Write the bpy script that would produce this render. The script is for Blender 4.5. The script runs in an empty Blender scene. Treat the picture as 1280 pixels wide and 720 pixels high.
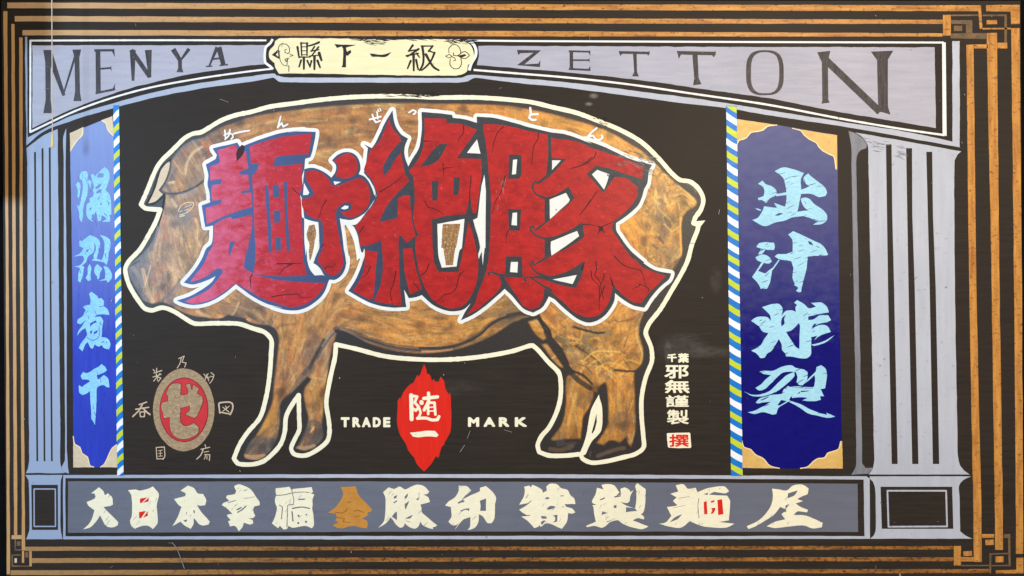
import bpy, math, random
import numpy as np
from mathutils import Vector
from mathutils.geometry import delaunay_2d_cdt
random.seed(7); rng = np.random.default_rng(11)

# ------------------------------------------------------------------ camera, world, lamps, exposure
S = 0.0022                      # metres per photo pixel on the board's face
LENS = 28.0
D = 1280 * S * LENS / 36.0      # camera distance from the board
ZC = 1.55                       # height of the middle of the sign
sc = bpy.context.scene
cam_d = bpy.data.cameras.new('camera'); cam = bpy.data.objects.new('camera', cam_d)
sc.collection.objects.link(cam); sc.camera = cam
cam_d.lens = LENS; cam_d.sensor_width = 36.0; cam_d.clip_start = 0.05; cam_d.clip_end = 60
cam.location = (0, -D, ZC); cam.rotation_euler = (math.radians(90), 0, 0)
w = bpy.data.worlds.new('World'); sc.world = w; w.use_nodes = True
w.node_tree.nodes['Background'].inputs[0].default_value = (0.86, 0.9, 1.0, 1)
w.node_tree.nodes['Background'].inputs[1].default_value = 0.27
def area(name, loc, aim, size, energy, col):
    l = bpy.data.lights.new(name, 'AREA'); l.shape = 'RECTANGLE'; l.size, l.size_y = size
    l.energy = energy; l.color = col
    o = bpy.data.objects.new(name, l); sc.collection.objects.link(o); o.location = loc
    o.rotation_euler = (Vector(aim) - Vector(loc)).to_track_quat('-Z', 'Y').to_euler()
    return o
area('window_light', (-2.75, -2.7, ZC + 0.55), (-0.4, 0, ZC), (0.5, 0.7), 78, (0.52, 0.74, 1.0))
area('room_lamp', (1.45, -2.7, ZC + 1.0), (0.45, 0, ZC - 0.1), (0.8, 0.5), 72, (1.0, 0.84, 0.64))
area('ceiling_lamp', (-0.75, -1.9, ZC + 1.3), (-0.5, 0, ZC + 0.1), (0.9, 0.4), 8, (0.93, 0.95, 1.0))
sc.view_settings.view_transform = 'Standard'; sc.view_settings.look = 'None'
sc.view_settings.exposure = 0.14; sc.view_settings.gamma = 1.0
sc.view_settings.use_curve_mapping = False
sc.cycles.max_bounces = 4

# ------------------------------------------------------------------ helpers
LAY = 0.00028
def W(px, py, depth=0.0):
    k = (D - depth) / D
    return ((px - 640) * S * k, -depth, (360 - py) * S * k + ZC)
def lin(c): return tuple((v / 255 / 12.92 if v / 255 <= 0.04045 else ((v / 255 + 0.055) / 1.055) ** 2.4) for v in c)
def Z(*a):
    """Z(ox, oy, scale, 'x,y x,y', ...) -> photo pixel points"""
    out = []
    for i in range(0, len(a), 2):
        ox, oy, s = a[i]
        for t in a[i + 1].split():
            x, y = t.split(','); out.append((ox + float(x) / s, oy + float(y) / s))
    return out
def px(s): return Z((0, 0, 1), s)
def area2(p):
    p = np.asarray(p); x, y = p[:, 0], p[:, 1]
    return 0.5 * np.sum(x * np.roll(y, -1) - y * np.roll(x, -1))
def inside(poly, pts):
    p = np.asarray(poly, float); q = np.roll(p, -1, 0)
    wn = np.zeros(len(pts), int); X, Y = pts[:, 0], pts[:, 1]
    for (x0, y0), (x1, y1) in zip(p, q):
        cr = (x1 - x0) * (Y - y0) - (X - x0) * (y1 - y0)
        wn += ((y0 <= Y) & (y1 > Y) & (cr > 0)).astype(int)
        wn -= ((y0 > Y) & (y1 <= Y) & (cr < 0)).astype(int)
    return wn != 0
def smooth(p, closed=True, sharp=42, step=2.5):
    """curves through gentle vertices, corners stay corners"""
    p = [np.array(v, float) for v in p]; n = len(p); out = []
    tan = []; lim = []
    for i in range(n):
        lim.append(1.2 * min(np.hypot(*(p[i] - p[i - 1])), np.hypot(*(p[(i + 1) % n] - p[i]))))
        if not closed and i in (0, n - 1): tan.append(None); continue
        a, b, c = p[i - 1], p[i], p[(i + 1) % n]
        u, v = b - a, c - b; lu, lv = np.hypot(*u) + 1e-9, np.hypot(*v) + 1e-9
        ang = math.degrees(math.acos(max(-1, min(1, float(u @ v) / lu / lv))))
        if ang > sharp: tan.append(None)
        else:
            t = u / lu * lv + v / lv * lu; tan.append(t / (np.hypot(*t) + 1e-9))
    for i in range(n if closed else n - 1):
        a, b = p[i], p[(i + 1) % n]; L = np.hypot(*(b - a))
        m = max(1, int(L / step)); ch = b - a
        ta = tan[i] * min(L, lim[i]) if tan[i] is not None else ch
        tb = tan[(i + 1) % n] * min(L, lim[(i + 1) % n]) if tan[(i + 1) % n] is not None else ch
        for k in range(m):
            t = k / m
            out.append(a * (2*t**3 - 3*t*t + 1) + ta * (t**3 - 2*t*t + t) + b * (3*t*t - 2*t**3) + tb * (t**3 - t*t))
    if not closed: out.append(p[-1])
    return out
def rough(p, amp=0.3, closed=True):
    n = len(p); r = rng.normal(0, 1, (n, 2))
    r = (r + np.roll(r, 1, 0) + np.roll(r, -1, 0)) / 3 * amp
    if not closed: r[0] = r[-1] = 0
    return [np.asarray(v) + d for v, d in zip(p, r)]
def brush(p, amp=0.3, sharp=42, step=2.5): return rough(smooth(p, True, sharp, step), amp)
def disc(c, r, n=12, ry=None):
    ry = r if ry is None else ry
    return [(c[0] + r * math.cos(2 * math.pi * k / n), c[1] + ry * math.sin(2 * math.pi * k / n)) for k in range(n)]
def stroke(pts, wd, closed=False, cap=True, sm=True, amp=0.0, sharp=60):
    """a brush line -> list of polygons (their union is the line); wd: number or list of widths"""
    pts = [np.array(v, float) for v in pts]
    ws = list(wd) if isinstance(wd, (list, tuple)) else [wd] * len(pts)
    if sm and len(pts) > 2:
        src = np.array(pts); d0 = np.r_[0, np.cumsum(np.hypot(*np.diff(src, axis=0).T))]
        pp = smooth(pts, closed, sharp, 3.0); q = np.array(pp)
        d1 = np.r_[0, np.cumsum(np.hypot(*np.diff(q, axis=0).T))]
        ww = np.interp(d1 / (d1[-1] + 1e-9) * d0[-1], d0, ws); pts = pp; ws = list(ww)
    if amp: ws = [max(0.4, x + rng.normal(0, amp)) for x in ws]
    polys = []; n = len(pts)
    for i in range(n if closed else n - 1):
        a, b = pts[i], pts[(i + 1) % n]; wa, wb = ws[i] / 2, ws[(i + 1) % n] / 2
        t = b - a; L = np.hypot(*t)
        if L < 1e-6: continue
        nrm = np.array((-t[1], t[0])) / L
        polys.append([a + nrm * wa, b + nrm * wb, b - nrm * wb, a - nrm * wa])
    for i in range(n):
        if ws[i] > 0.8 and (cap or 0 < i < n - 1 or closed): polys.append(disc(pts[i], ws[i] / 2 * 0.995, 10))
    return polys
MATS = {}
def link(name, me, parent, mat):
    o = bpy.data.objects.new(name, me); sc.collection.objects.link(o)
    if parent is not None: o.parent = parent
    if mat is not None: me.materials.append(mat)
    return o
def film(name, add, sub, layer, mat, parent, eo=()):
    """a film of paint: union of polygons `add` minus `sub` (photo pixels), as one mesh with real edges"""
    polys = [p for p in add] + [p for p in sub] + list(eo)
    vs, es = [], []
    for p in polys:
        k = len(vs); m = len(p)
        vs += [Vector((float(x), float(y))) for x, y in p]; es += [(k + i, k + (i + 1) % m) for i in range(m)]
    r = delaunay_2d_cdt(vs, es, [], 0, 1e-3, False)
    V = np.array([(v.x, v.y) for v in r[0]]); T = np.array([f[:3] for f in r[2]])
    cen = V[T].mean(1)
    keep = np.zeros(len(T), bool)
    for p in add:
        pa = np.asarray(p); lo, hi = pa.min(0), pa.max(0)
        m = (~keep) & (cen[:, 0] >= lo[0]) & (cen[:, 0] <= hi[0]) & (cen[:, 1] >= lo[1]) & (cen[:, 1] <= hi[1])
        ix = np.nonzero(m)[0]
        if len(ix): keep[ix] |= inside(p, cen[ix])
    if eo:                                     # glyph outlines: even-odd
        par = np.zeros(len(T), int)
        for p in eo: par += inside(p, cen)
        keep |= par % 2 == 1
    for p in sub:
        ix = np.nonzero(keep)[0]
        if len(ix): keep[ix] &= ~inside(p, cen[ix])
    T = T[keep]
    used = np.unique(T); mp = -np.ones(len(V), int); mp[used] = np.arange(len(used)); V = V[used]; T = mp[T]
    y = -LAY * layer
    cnt = {}
    for t in T:
        for i in range(3):
            a, b = int(t[i]), int(t[(i + 1) % 3]); cnt[(a, b)] = 1
    co = [((x - 640) * S, y, (360 - yy) * S + ZC) for x, yy in V]
    n = len(co); back = {}; faces = []
    for t in T:
        a, b, c = V[t[0]], V[t[1]], V[t[2]]
        cr = (b[0]-a[0])*(c[1]-a[1]) - (b[1]-a[1])*(c[0]-a[0])
        faces.append(tuple(int(v) for v in (t if cr < 0 else t[::-1])))
    def bk(i):
        if i not in back:
            back[i] = len(co); x, _, z = co[i]; co.append((x, y + LAY * 0.9, z))
        return back[i]
    for (a, b) in list(cnt):
        if (b, a) not in cnt: faces.append((a, b, bk(b), bk(a)))
    me = bpy.data.meshes.new(name); me.from_pydata(co, [], faces); me.update()
    return link(name, me, parent, mat)
def empty(name, parent=None, loc=(0, 0, 0)):
    o = bpy.data.objects.new(name, None); sc.collection.objects.link(o); o.parent = parent; o.location = loc
    o.empty_display_size = 0.05
    return o
def box(name, lo, hi, mat, parent=None, bev=0.0):
    (x0, y0, z0), (x1, y1, z1) = lo, hi
    v = [(x, y, z) for x in (x0, x1) for y in (y0, y1) for z in (z0, z1)]
    f = [(0, 1, 3, 2), (4, 6, 7, 5), (0, 4, 5, 1), (2, 3, 7, 6), (0, 2, 6, 4), (1, 5, 7, 3)]
    me = bpy.data.meshes.new(name); me.from_pydata(v, [], f); me.update()
    o = link(name, me, parent, mat)
    if bev:
        m = o.modifiers.new('bevel', 'BEVEL'); m.width = bev; m.segments = 2
    return o

# ------------------------------------------------------------------ materials
def nodes(name):
    m = bpy.data.materials.new(name); m.use_nodes = True; nt = m.node_tree
    return m, nt, nt.nodes['Principled BSDF']
def noise(nt, co, scale, stretch=(1, 1, 1), detail=4, rough_=0.6):
    mp = nt.nodes.new('ShaderNodeMapping'); mp.inputs['Scale'].default_value = stretch
    nt.links.new(co, mp.inputs[0])
    t = nt.nodes.new('ShaderNodeTexNoise'); t.inputs['Scale'].default_value = scale
    t.inputs['Detail'].default_value = detail; t.inputs['Roughness'].default_value = rough_
    nt.links.new(mp.outputs[0], t.inputs['Vector']); return t.outputs['Fac']
def ramp(nt, fac, a, b, va=0.0, vb=1.0):
    r = nt.nodes.new('ShaderNodeMapRange'); r.inputs[1].default_value = a; r.inputs[2].default_value = b
    r.inputs[3].default_value = va; r.inputs[4].default_value = vb; nt.links.new(fac, r.inputs[0]); return r.outputs[0]
def mix(nt, fac, a, b):
    m = nt.nodes.new('ShaderNodeMix'); m.data_type = 'RGBA'
    for sock, v in ((m.inputs[0], fac), (m.inputs[6], a), (m.inputs[7], b)):
        if hasattr(v, 'is_linked'): nt.links.new(v, sock)
        elif isinstance(v, (int, float)): sock.default_value = v
        else: sock.default_value = (*v, 1)
    return m.outputs[2]
def paint(name, base, alt, spots=None, streak='h', rgh=0.45, scale=30, spot_amt=(0.62, 0.72), bump=0.12, spec=0.26, vein=1.0, grad=None):
    """brushed enamel: base and alt mixed along the brush direction, small worn spots, brush relief"""
    m, nt, bs = nodes(name)
    co = nt.nodes.new('ShaderNodeTexCoord').outputs['Object']
    st = {'h': (1, 1, 9), 'v': (9, 1, 1), 'n': (2, 2, 2), 'd': (3, 1, 5)}[streak]
    f1 = noise(nt, co, scale * 0.28, st, 5, 0.65)
    f2 = noise(nt, co, scale * 0.12, (1, 1, 1), 3, 0.5)
    col = mix(nt, ramp(nt, f1, 0.36, 0.68, 0, vein), lin(base), lin(alt))
    dk = tuple(v * 0.82 for v in lin(base))
    col = mix(nt, ramp(nt, f2, 0.45, 0.75, 0, 0.5), col, dk)
    if spots:
        f3 = noise(nt, co, scale * 2.2, (1, 1, 1.6), 3, 0.7)
        col = mix(nt, ramp(nt, f3, *spot_amt), col, lin(spots))
    if grad:                                   # blend along one axis: the sign painter's fades, and light painted into the colour
        ax, p0, p1, gc, amt, wob = grad
        sp_ = nt.nodes.new('ShaderNodeSeparateXYZ'); nt.links.new(co, sp_.inputs[0])
        v0, v1 = ((p0 - 640) * S, (p1 - 640) * S) if ax == 'X' else ((360 - p0) * S + ZC, (360 - p1) * S + ZC)
        ad = nt.nodes.new('ShaderNodeMath'); ad.operation = 'MULTIPLY_ADD'
        nt.links.new(ramp(nt, noise(nt, co, scale * 0.3, st, 5, 0.65), 0.25, 0.75, -1, 1), ad.inputs[0]); ad.inputs[1].default_value = wob
        nt.links.new(sp_.outputs[ax], ad.inputs[2])
        col = mix(nt, ramp(nt, ad.outputs[0], v0, v1, amt, 0), col, lin(gc))
    nt.links.new(col, bs.inputs['Base Color'])
    f4 = noise(nt, co, scale * 0.6, st, 6, 0.7)
    nt.links.new(ramp(nt, f4, 0.3, 0.7, rgh - 0.08, rgh + 0.1), bs.inputs['Roughness'])
    bp = nt.nodes.new('ShaderNodeBump'); bp.inputs['Strength'].default_value = bump; bp.inputs['Distance'].default_value = 0.002
    nt.links.new(f4, bp.inputs['Height']); nt.links.new(bp.outputs[0], bs.inputs['Normal'])
    bs.inputs['Specular IOR Level'].default_value = spec
    return m
M = {
 'gold': paint('gold_paint', (212, 150, 72), (150, 92, 38), (74, 48, 26), 'h', 0.42, 34, (0.55, 0.70), grad=('X', 60, 460, (196, 160, 116), 0.85, 0.1)),  # left end paled to put the cool light's sheen into the paint
 'gold_low': paint('dim_worn_gold_paint', (176, 116, 50), (104, 66, 32), (62, 44, 28), 'h', 0.46, 34, (0.48, 0.66), grad=('X', 40, 420, (178, 140, 92), 0.7, 0.15)),  # lower light and cool left tone painted in as colour; wear too
 'gold_v': paint('gold_paint_upright', (212, 150, 70), (158, 98, 42), (80, 52, 28), 'v', 0.42, 34, (0.56, 0.71), grad=('X', 20, 120, (198, 156, 104), 0.7, 0.0)),  # pale left uprights: cool window tone painted into the gold
 'bronze': paint('worn_bronze_paint', (128, 100, 66), (92, 74, 54), (60, 48, 38), 'n', 0.5, 50, (0.55, 0.7)),
 'cream': paint('cream_paint', (250, 241, 204), (238, 230, 206), (206, 192, 160), 'd', 0.5, 60, (0.62, 0.76), 0.4),
 'cream_plaque': paint('plaque_cream_paint', (240, 230, 184), (230, 218, 170), (196, 180, 140), 'h', 0.5, 34, (0.68, 0.8)),
 'white': paint('white_paint', (240, 238, 232), (226, 226, 226), (190, 190, 190), 'h', 0.5, 40, (0.68, 0.8)),
 'white_bevel': paint('title_edge_white', (238, 236, 226), (226, 224, 216), (160, 152, 140), 'n', 0.5, 40, (0.68, 0.8)),
 'slate': paint('slate_outline_paint', (52, 54, 58), (62, 65, 68), (90, 94, 98), 'd', 0.40, 40, (0.66, 0.8), grad=('X', 230, 520, (66, 94, 152), 1.0, 0.05)),
 'red': paint('title_red_paint', (188, 34, 30), (146, 22, 24), (206, 84, 72), 'd', 0.42, 30, (0.62, 0.8), 0.3),
 'red_sheen': paint('title_red_pink_sheen', (188, 36, 44), (164, 30, 40), (212, 92, 100), 'd', 0.42, 30, (0.6, 0.78), 0.3, 0.26, 1.0, grad=('X', 236, 345, (208, 96, 132), 0.85, 0.16)),  # pink sheen on the red's left is painted into the colour
 'vermilion': paint('vermilion_paint', (226, 38, 18), (212, 30, 16), None, 'v', 0.45, 30),
 'seal_red': paint('seal_red_paint', (206, 48, 52), (190, 40, 46), None, 'n', 0.45, 30),
 'crack': paint('crack_line_paint', (62, 20, 22), (44, 20, 24), None, 'n', 0.5, 30),
 'blue_l': paint('banner_blue_paint', (30, 50, 172), (38, 62, 188), (22, 34, 136), 'v', 0.5, 34, (0.6, 0.75), 0.2, 0.3, grad=('Z', 160, 430, (126, 146, 196), 1.0, 0.06)),  # base brighter than the right banner: cool light put into the blue
 'blue_r': paint('banner_navy_paint', (8, 6, 104), (14, 12, 116), (18, 14, 88), 'd', 0.55, 34, (0.54, 0.72), 0.3, 0.1, grad=('Z', 150, 430, (100, 102, 138), 1.0, 0.10)),
 'cyan_l': paint('pale_blue_lettering', (128, 196, 230), (158, 216, 232), (196, 232, 226), 'd', 0.5, 110, (0.6, 0.74), 0.4),
 'cyan_r': paint('ice_blue_lettering', (150, 208, 232), (178, 224, 236), (96, 148, 204), 'd', 0.5, 110, (0.64, 0.76), 0.4),
 'periwinkle': paint('column_grey_paint', (178, 182, 194), (188, 192, 202), (146, 150, 162), 'v', 0.5, 22, (0.6, 0.78), grad=('X', 60, 420, (150, 164, 188), 1.0, 0.05)),  # bluish light on the left side is blended into this grey
 'arch': paint('arch_grey_paint', (164, 164, 178), (178, 176, 186), (116, 116, 134), 'h', 0.5, 26, (0.64, 0.78)),
 'side_grey': paint('column_side_grey', (116, 118, 126), (136, 138, 146), (90, 90, 96), 'v', 0.5, 26),
 'panel': paint('base_panel_grey', (104, 107, 120), (112, 115, 126), None, 'h', 0.48, 22),
 'letter_dark': paint('arch_letter_paint', (46, 40, 42), (72, 66, 68), (124, 118, 124), 'v', 0.5, 44, (0.6, 0.78)),
 'ink': paint('black_line_paint', (26, 21, 19), (34, 28, 25), None, 'n', 0.48, 40),
 'leaf': paint('corner_ornament_gold', (226, 186, 110), (212, 166, 86), (180, 130, 70), 'd', 0.45, 40, (0.6, 0.75), 0.3),
 'leaf_l': paint('corner_ornament_pale', (212, 190, 154), (224, 206, 176), (160, 136, 104), 'd', 0.45, 60, (0.6, 0.75), 0.3),
 'leaf_edge': paint('ornament_edge_cream', (250, 228, 170), (246, 220, 156), None, 'n', 0.45, 40),
 'pole_blue': paint('stripe_blue', (10, 112, 196), (16, 126, 210), (90, 160, 220), 'h', 0.45, 40, (0.7, 0.85)),
 'pole_white': paint('stripe_white', (244, 244, 244), (232, 236, 240), None, 'h', 0.45, 40),
 'pole_yellow': paint('stripe_yellow', (190, 206, 36), (206, 218, 66), None, 'h', 0.45, 40),
 'ring': paint('seal_ring_ochre', (176, 148, 112), (134, 112, 90), (206, 178, 122), 'd', 0.5, 70, (0.54, 0.68), 0.4),
 'ochre': paint('ochre_lettering', (204, 142, 62), (190, 128, 52), (150, 96, 38), 'n', 0.48, 60),
 'ochre_line': paint('ochre_line', (140, 88, 34), (120, 76, 30), None, 'n', 0.5, 40),
 'pink_white': paint('small_lettering', (212, 188, 158), (192, 168, 140), (130, 114, 98), 'n', 0.5, 90, (0.6, 0.75)),
 'maroon': paint('maroon_outline', (132, 26, 32), (110, 26, 30), None, 'n', 0.5, 40),
 'scratch': paint('scuff_grey', (150, 144, 136), (120, 114, 108), None, 'n', 0.6, 40),
 'brown_fill': paint('brown_in_gap', (170, 120, 62), (92, 66, 46), (222, 206, 176), 'v', 0.5, 110, (0.56, 0.7), 0.3),
 'panel_gap': None,
 'smudge': paint('rubbed_grey', (78, 72, 68), (66, 60, 56), None, 'n', .6, 40),
}
# board: dark enamel on boards, brushed sideways, a chalky rubbed patch
m, nt, bs = nodes('board_black_paint')
co = nt.nodes.new('ShaderNodeTexCoord').outputs['Object']
f1 = noise(nt, co, 7, (1, 1, 16), 6, 0.7); f2 = noise(nt, co, 3.0, (1, 1, 1), 5, 0.6); f3 = noise(nt, co, 120, (1, 1, 3), 3, 0.7)
col = mix(nt, ramp(nt, f1, 0.35, 0.7), lin((40, 34, 28)), lin((52, 44, 37)))
col = mix(nt, ramp(nt, f2, 0.45, 0.75, 0, 0.6), col, lin((52, 44, 36)))
col = mix(nt, ramp(nt, f3, 0.68, 0.8, 0, 0.5), col, lin((84, 76, 70)))
def patch(cx, cy, rx, ry, col, amt, tint):
    mp = nt.nodes.new('ShaderNodeMapping'); mp.vector_type = 'TEXTURE'
    x, y, z = W(cx, cy); mp.inputs['Location'].default_value = (x, 0, z); mp.inputs['Scale'].default_value = (rx * S, 1, ry * S)
    nt.links.new(co, mp.inputs[0])
    ln = nt.nodes.new('ShaderNodeVectorMath'); ln.operation = 'LENGTH'; nt.links.new(mp.outputs[0], ln.inputs[0])
    a = ramp(nt, ln.outputs['Value'], 0.35, 1.0, amt, 0.0)
    mu = nt.nodes.new('ShaderNodeMath'); mu.operation = 'MULTIPLY'; nt.links.new(a, mu.inputs[0])
    nt.links.new(ramp(nt, noise(nt, co, 26, (1, 1, 2), 5, 0.7), 0.3, 0.7), mu.inputs[1])
    return mix(nt, mu.outputs[0], col, lin(tint))
for a in ((852, 434, 36, 22, 0.5, (92, 86, 82)), (886, 440, 40, 9, 0.45, (104, 98, 92)), (895, 350, 9, 20, 0.45, (96, 88, 82)), (835, 440, 6, 18, 0.6, (110, 104, 98)),
          (560, 485, 60, 14, 0.35, (84, 76, 68)), (742, 120, 7, 4, 0.9, (150, 142, 132)), (736, 130, 6, 3, 0.8, (150, 142, 132))):
    col = patch(a[0], a[1], a[2], a[3], col, a[4], a[5])
nt.links.new(col, bs.inputs['Base Color'])
nt.links.new(ramp(nt, f1, 0.3, 0.7, 0.5, 0.62), bs.inputs['Roughness']); bs.inputs['Specular IOR Level'].default_value = 0.15
bp = nt.nodes.new('ShaderNodeBump'); bp.inputs['Strength'].default_value = 0.15; bp.inputs['Distance'].default_value = 0.002
nt.links.new(f1, bp.inputs['Height']); nt.links.new(bp.outputs[0], bs.inputs['Normal'])
M['board'] = m
M['wall'] = paint('dark_wall_plaster', (10, 9, 9), (14, 13, 12), None, 'n', 0.9, 20, spec=0.1)
M['panel_gap'] = M['panel']

# ------------------------------------------------------------------ the setting
x0, _, z0 = W(-900, 1050); x1, _, z1 = W(2180, -330)
wall = box('wall', (x0, 0.045, z0), (x1, 0.12, z1), M['wall']); wall['kind'] = 'structure'

# dark blocks added at the left to shade the sign's upper left edge
xr = W(1.0, 0)[0]
for dpt, py in ((0.13, 244), (0.27, 60)):
    q = box('shade_block', (xr - 0.16 - dpt * 0.02, -dpt, W(0, py)[2]), (xr - (0.0 if dpt < 0.2 else 0.001), 0.044, W(0, -340)[2]), M['wall']); q['kind'] = 'structure'

# ------------------------------------------------------------------ the signboard
sign = empty('painted_signboard', None, (0, 0, 0))
sign['label'] = 'black painted ramen shop signboard with ochre pig and big red lettering on dark wall'
sign['category'] = 'signboard'
def board_mesh():
    q = px('1.5,0.4 1275.6,1.0 1279.7,727 8.2,727')
    v = [((x - 640) * S, 0, (360 - y) * S + ZC) for x, y in q] + [((x - 640) * S, 0.045, (360 - y) * S + ZC) for x, y in q]
    me = bpy.data.meshes.new('board'); me.from_pydata(v, [], [(3, 2, 1, 0), (4, 5, 6, 7), (0, 1, 5, 4), (1, 2, 6, 5), (2, 3, 7, 6), (3, 0, 4, 7)])
    return link('board', me, sign, M['board'])
board_mesh()

# ---- gold border lines and corner frets
border = empty('border', sign)
def bar(pts, mat='gold', layer=1, amp=0.22, name='border_line', parent=None, wd=None):
    return film(name, [rough(smooth(pts, True, 5, 9), amp)], [], layer, M[mat], parent or border)
TR, BR, BL = (1160, 0, 9), (1160, 640, 9), (0, 640, 9)
def z9(t, s): return Z(t, s)
bar(px('9,3.2') + px('640,5.2') + Z(TR, '595,60 612,320 580,325 565,126') + px('640,12.4 9,10.2'))
bar(px('18.5,20 640,22.6') + Z(TR, '165,224 165,268') + px('640,29.2 18.5,26.8'))
bar(px('28,37.4 640,38.9') + Z(TR, '165,375 165,412') + px('640,45.4 28,44.2'))
bar(Z(TR, '650,60 1030,55 1032,270 936,272 930,130 655,126'))
bar(Z(TR, '657,228 775,226 775,272 657,274'))
bar(Z(TR, '614,314 932,312 932,330 612,332'), amp=0.1)
bar(Z(TR, '167,170 256,168 256,400 170,402'), 'gold_v')
bar(Z(TR, '258,226 500,226 500,372 428,372 425,272 258,268'), 'bronze')
bar(Z(TR, '258,376 655,372 655,440 258,432'), 'bronze')
bar(Z(TR, '290,290 385,290 385,350 290,350'), 'bronze')
bar(Z(TR, '258,166 566,164 566,180 258,182'), 'bronze', amp=0.1)
bar(Z(TR, '612,164 886,162 886,478 860,478 860,182 612,182'), 'bronze', amp=0.1)
bar(Z(TR, '518,500 672,500 672,546 518,546'), 'gold')
bar(Z(TR, '780,482 890,480 890,546 780,546'), 'gold')
bar(Z(TR, '432,505 514,500') + px('1220.5,360 1226.7,641') + Z(BR, '603,560 515,560 510,0') + px('1211.5,360'), 'gold_v')
bar(Z(TR, '660,372 775,370') + px('1249.5,360') + Z(BR, '840,0 842,425 755,425 750,0') + px('1239.5,360'), 'gold_v')
bar(Z(TR, '936,316 1030,314') + px('1277.2,360') + Z(BR, '1070,0 1072,470 990,470 988,0') + px('1267.5,360'), 'gold_v')
# bottom right fret
bar(Z(BR, '608,248 745,248 745,290 608,290'), 'gold')
bar(Z(BR, '850,248 925,248 930,610 905,610 900,292 850,290'), 'bronze', amp=0.1)
bar(Z(BR, '645,312 735,308 738,368 645,372'), 'gold_v')
bar(Z(BR, '396,442 495,440 496,494 396,496'), 'gold_v')
bar(Z(BR, '762,502 850,500 850,565 762,566'), 'gold_v')
bar(Z(BR, '290,380 370,380 370,600 290,600'), 'gold_v', layer=2)
bar(Z(BR, '372,596 688,594 688,608 372,610'), 'bronze', amp=0.1)
bar(Z(BR, '714,596 904,594 904,608 714,610'), 'bronze', amp=0.1)
bar(Z(BR, '690,464 900,458 900,474 712,480 708,690 690,690'), 'bronze', amp=0.1)
bar(Z(BR, '372,508 513,508 513,556 372,556'), 'gold')
bar(Z(BR, '994,512 1074,510 1074,690 760,692 760,655 994,648'), 'gold')
# bottom lines
bar(Z(BL, '284,390') + px('640,683.2') + Z(BR, '288,382 288,420') + px('640,687.6') + Z(BL, '284,435'), 'gold_low')
bar(Z(BL, '360,520') + px('640,696.8') + Z(BR, '288,508 288,554') + px('640,701.8') + Z(BL, '360,574'), 'gold_low')
bar(Z(BL, '118,655') + px('640,711.4') + Z(BR, '688,642 688,688') + px('640,717') + Z(BL, '118,710'), 'gold_low')
# left uprights
bar(px('4.2,14 9.2,14 10.6,300 12.6,718 8.6,718 7,300'), 'gold_v')
bar(px('14.4,30 18.4,30 19.6,300') + Z(BL, '195,0 196,258 160,258 158,0') + px('15.6,300'), 'gold_v')
bar(px('24,47 28.2,47 28.5,300') + Z(BL, '280,0 282,430 246,430 246,0') + px('24.6,300'), 'gold_v')
bar(Z(BL, '132,262 244,260 244,304 132,306'), 'gold')
bar(Z(BL, '164,306 180,306 180,418 244,418 244,434 164,434'), 'bronze', amp=0.08)
bar(Z(BL, '190,330 232,330 232,380 190,380'), 'bronze', amp=0.08)
bar(Z(BL, '248,436 272,436 272,572 248,572'), 'gold_v')
bar(Z(BL, '330,436 356,436 356,612 330,612'), 'gold_v')
bar(Z(BL, '284,450 318,450 318,512 284,512'), 'bronze', amp=0.08)
bar(Z(BL, '128,478 228,474 230,490 146,494 148,600 328,600 328,614 132,616'), 'bronze', amp=0.08)
bar(Z(BL, '165,520 190,520 190,570 165,570'), 'leaf_l', amp=0.08)

# ---- arch across the top
arch = empty('arch_panel', sign)
low_out = px('34.5,181 56,163.5 82,153.5 140,135.5 200,120.5 250,110.8 320,101.2 342,97 348,101.5 360,102.8 575,103 585,101.5 592,97.5 612,99.5 640,103 715,110.5 790,120.5 865,130.5 905,134.5 960,144 1060,159.2 1135,172.4 1199,184')
low_in = px('1190.5,176.6 1135,165.2 1060,153.6 960,137.6 905,128.5 865,122.6 790,113 715,103.6 640,97 590,93.5 585,94 575,96.8 360,96.6 350,95.5 343,92 320,94.5 250,104 200,113.5 140,129.5 82,148 34.5,171')
band = smooth(px('31.3,47.5 34,47.5') + px('34.6,171') , False, 30, 6)
outer = px('31.2,46 34.0,46 34.6,172') + low_in[::-1][1:-1] + px('1190.6,177 1190.4,51.5 1199.3,51.5 1199.6,184.2') + low_out[::-1][1:-1] + px('33.2,181.6')
film('arch_band', [rough(smooth(outer, True, 40, 4), 0.25)], [], 1, M['periwinkle'], arch)
def ribbon(name, pts, wd, layer, mat, parent, closed=False, amp=0.12, sharp=60, extra=(), sub=()):
    return film(name, stroke(pts, wd, closed, False, True, amp, sharp) + list(extra), list(sub), layer, M[mat], parent)
# thin white keyline
key_l = px('333,50.5 180,50.3 38,50.8 38,108 37.8,165 100,136.4 175,112.6 250,98 320,88.2 340,86')
key_r = px('592,87.4 640,91.3 715,97.5 790,106 865,117 960,131 1060,150 1135,162.5 1181,169 1180.6,110 1179.6,53.2 960,52.6 640,51.2 583,50.6')
ribbon('keyline', key_l, 2.3, 1, 'white', arch, sharp=40)
ribbon('keyline', key_r[:9], 2.5, 1, 'white', arch, extra=[px('1177.6,53 1182,53 1183.2,170.2 1178.2,167.6')] + stroke(key_r[10:], 2.4, False, False), sharp=40)
pan_l = px('40.4,57 180,56.6 333,56.4 331.5,66 332,80.2 320,81.2 225,95.2 150,114.4 82,140 40.4,160.5')
pan_r = px('597.5,57.2 780,58 960,58.8 1168.3,59.2 1169.8,160 1035,137.4 960,122.6 890,113 815,102.2 740,93.4 640,85 596,81.3 598.5,70')
film('panel_field', [rough(smooth(pan_l, True, 30, 4), 0.3)], [], 1, M['arch'], arch)
film('panel_field', [rough(smooth(pan_r, True, 30, 4), 0.3)], [], 1, M['arch'], arch)
TA, TC, TD = (0, 0, 4), (640, 0, 4), (960, 0, 4)
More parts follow.
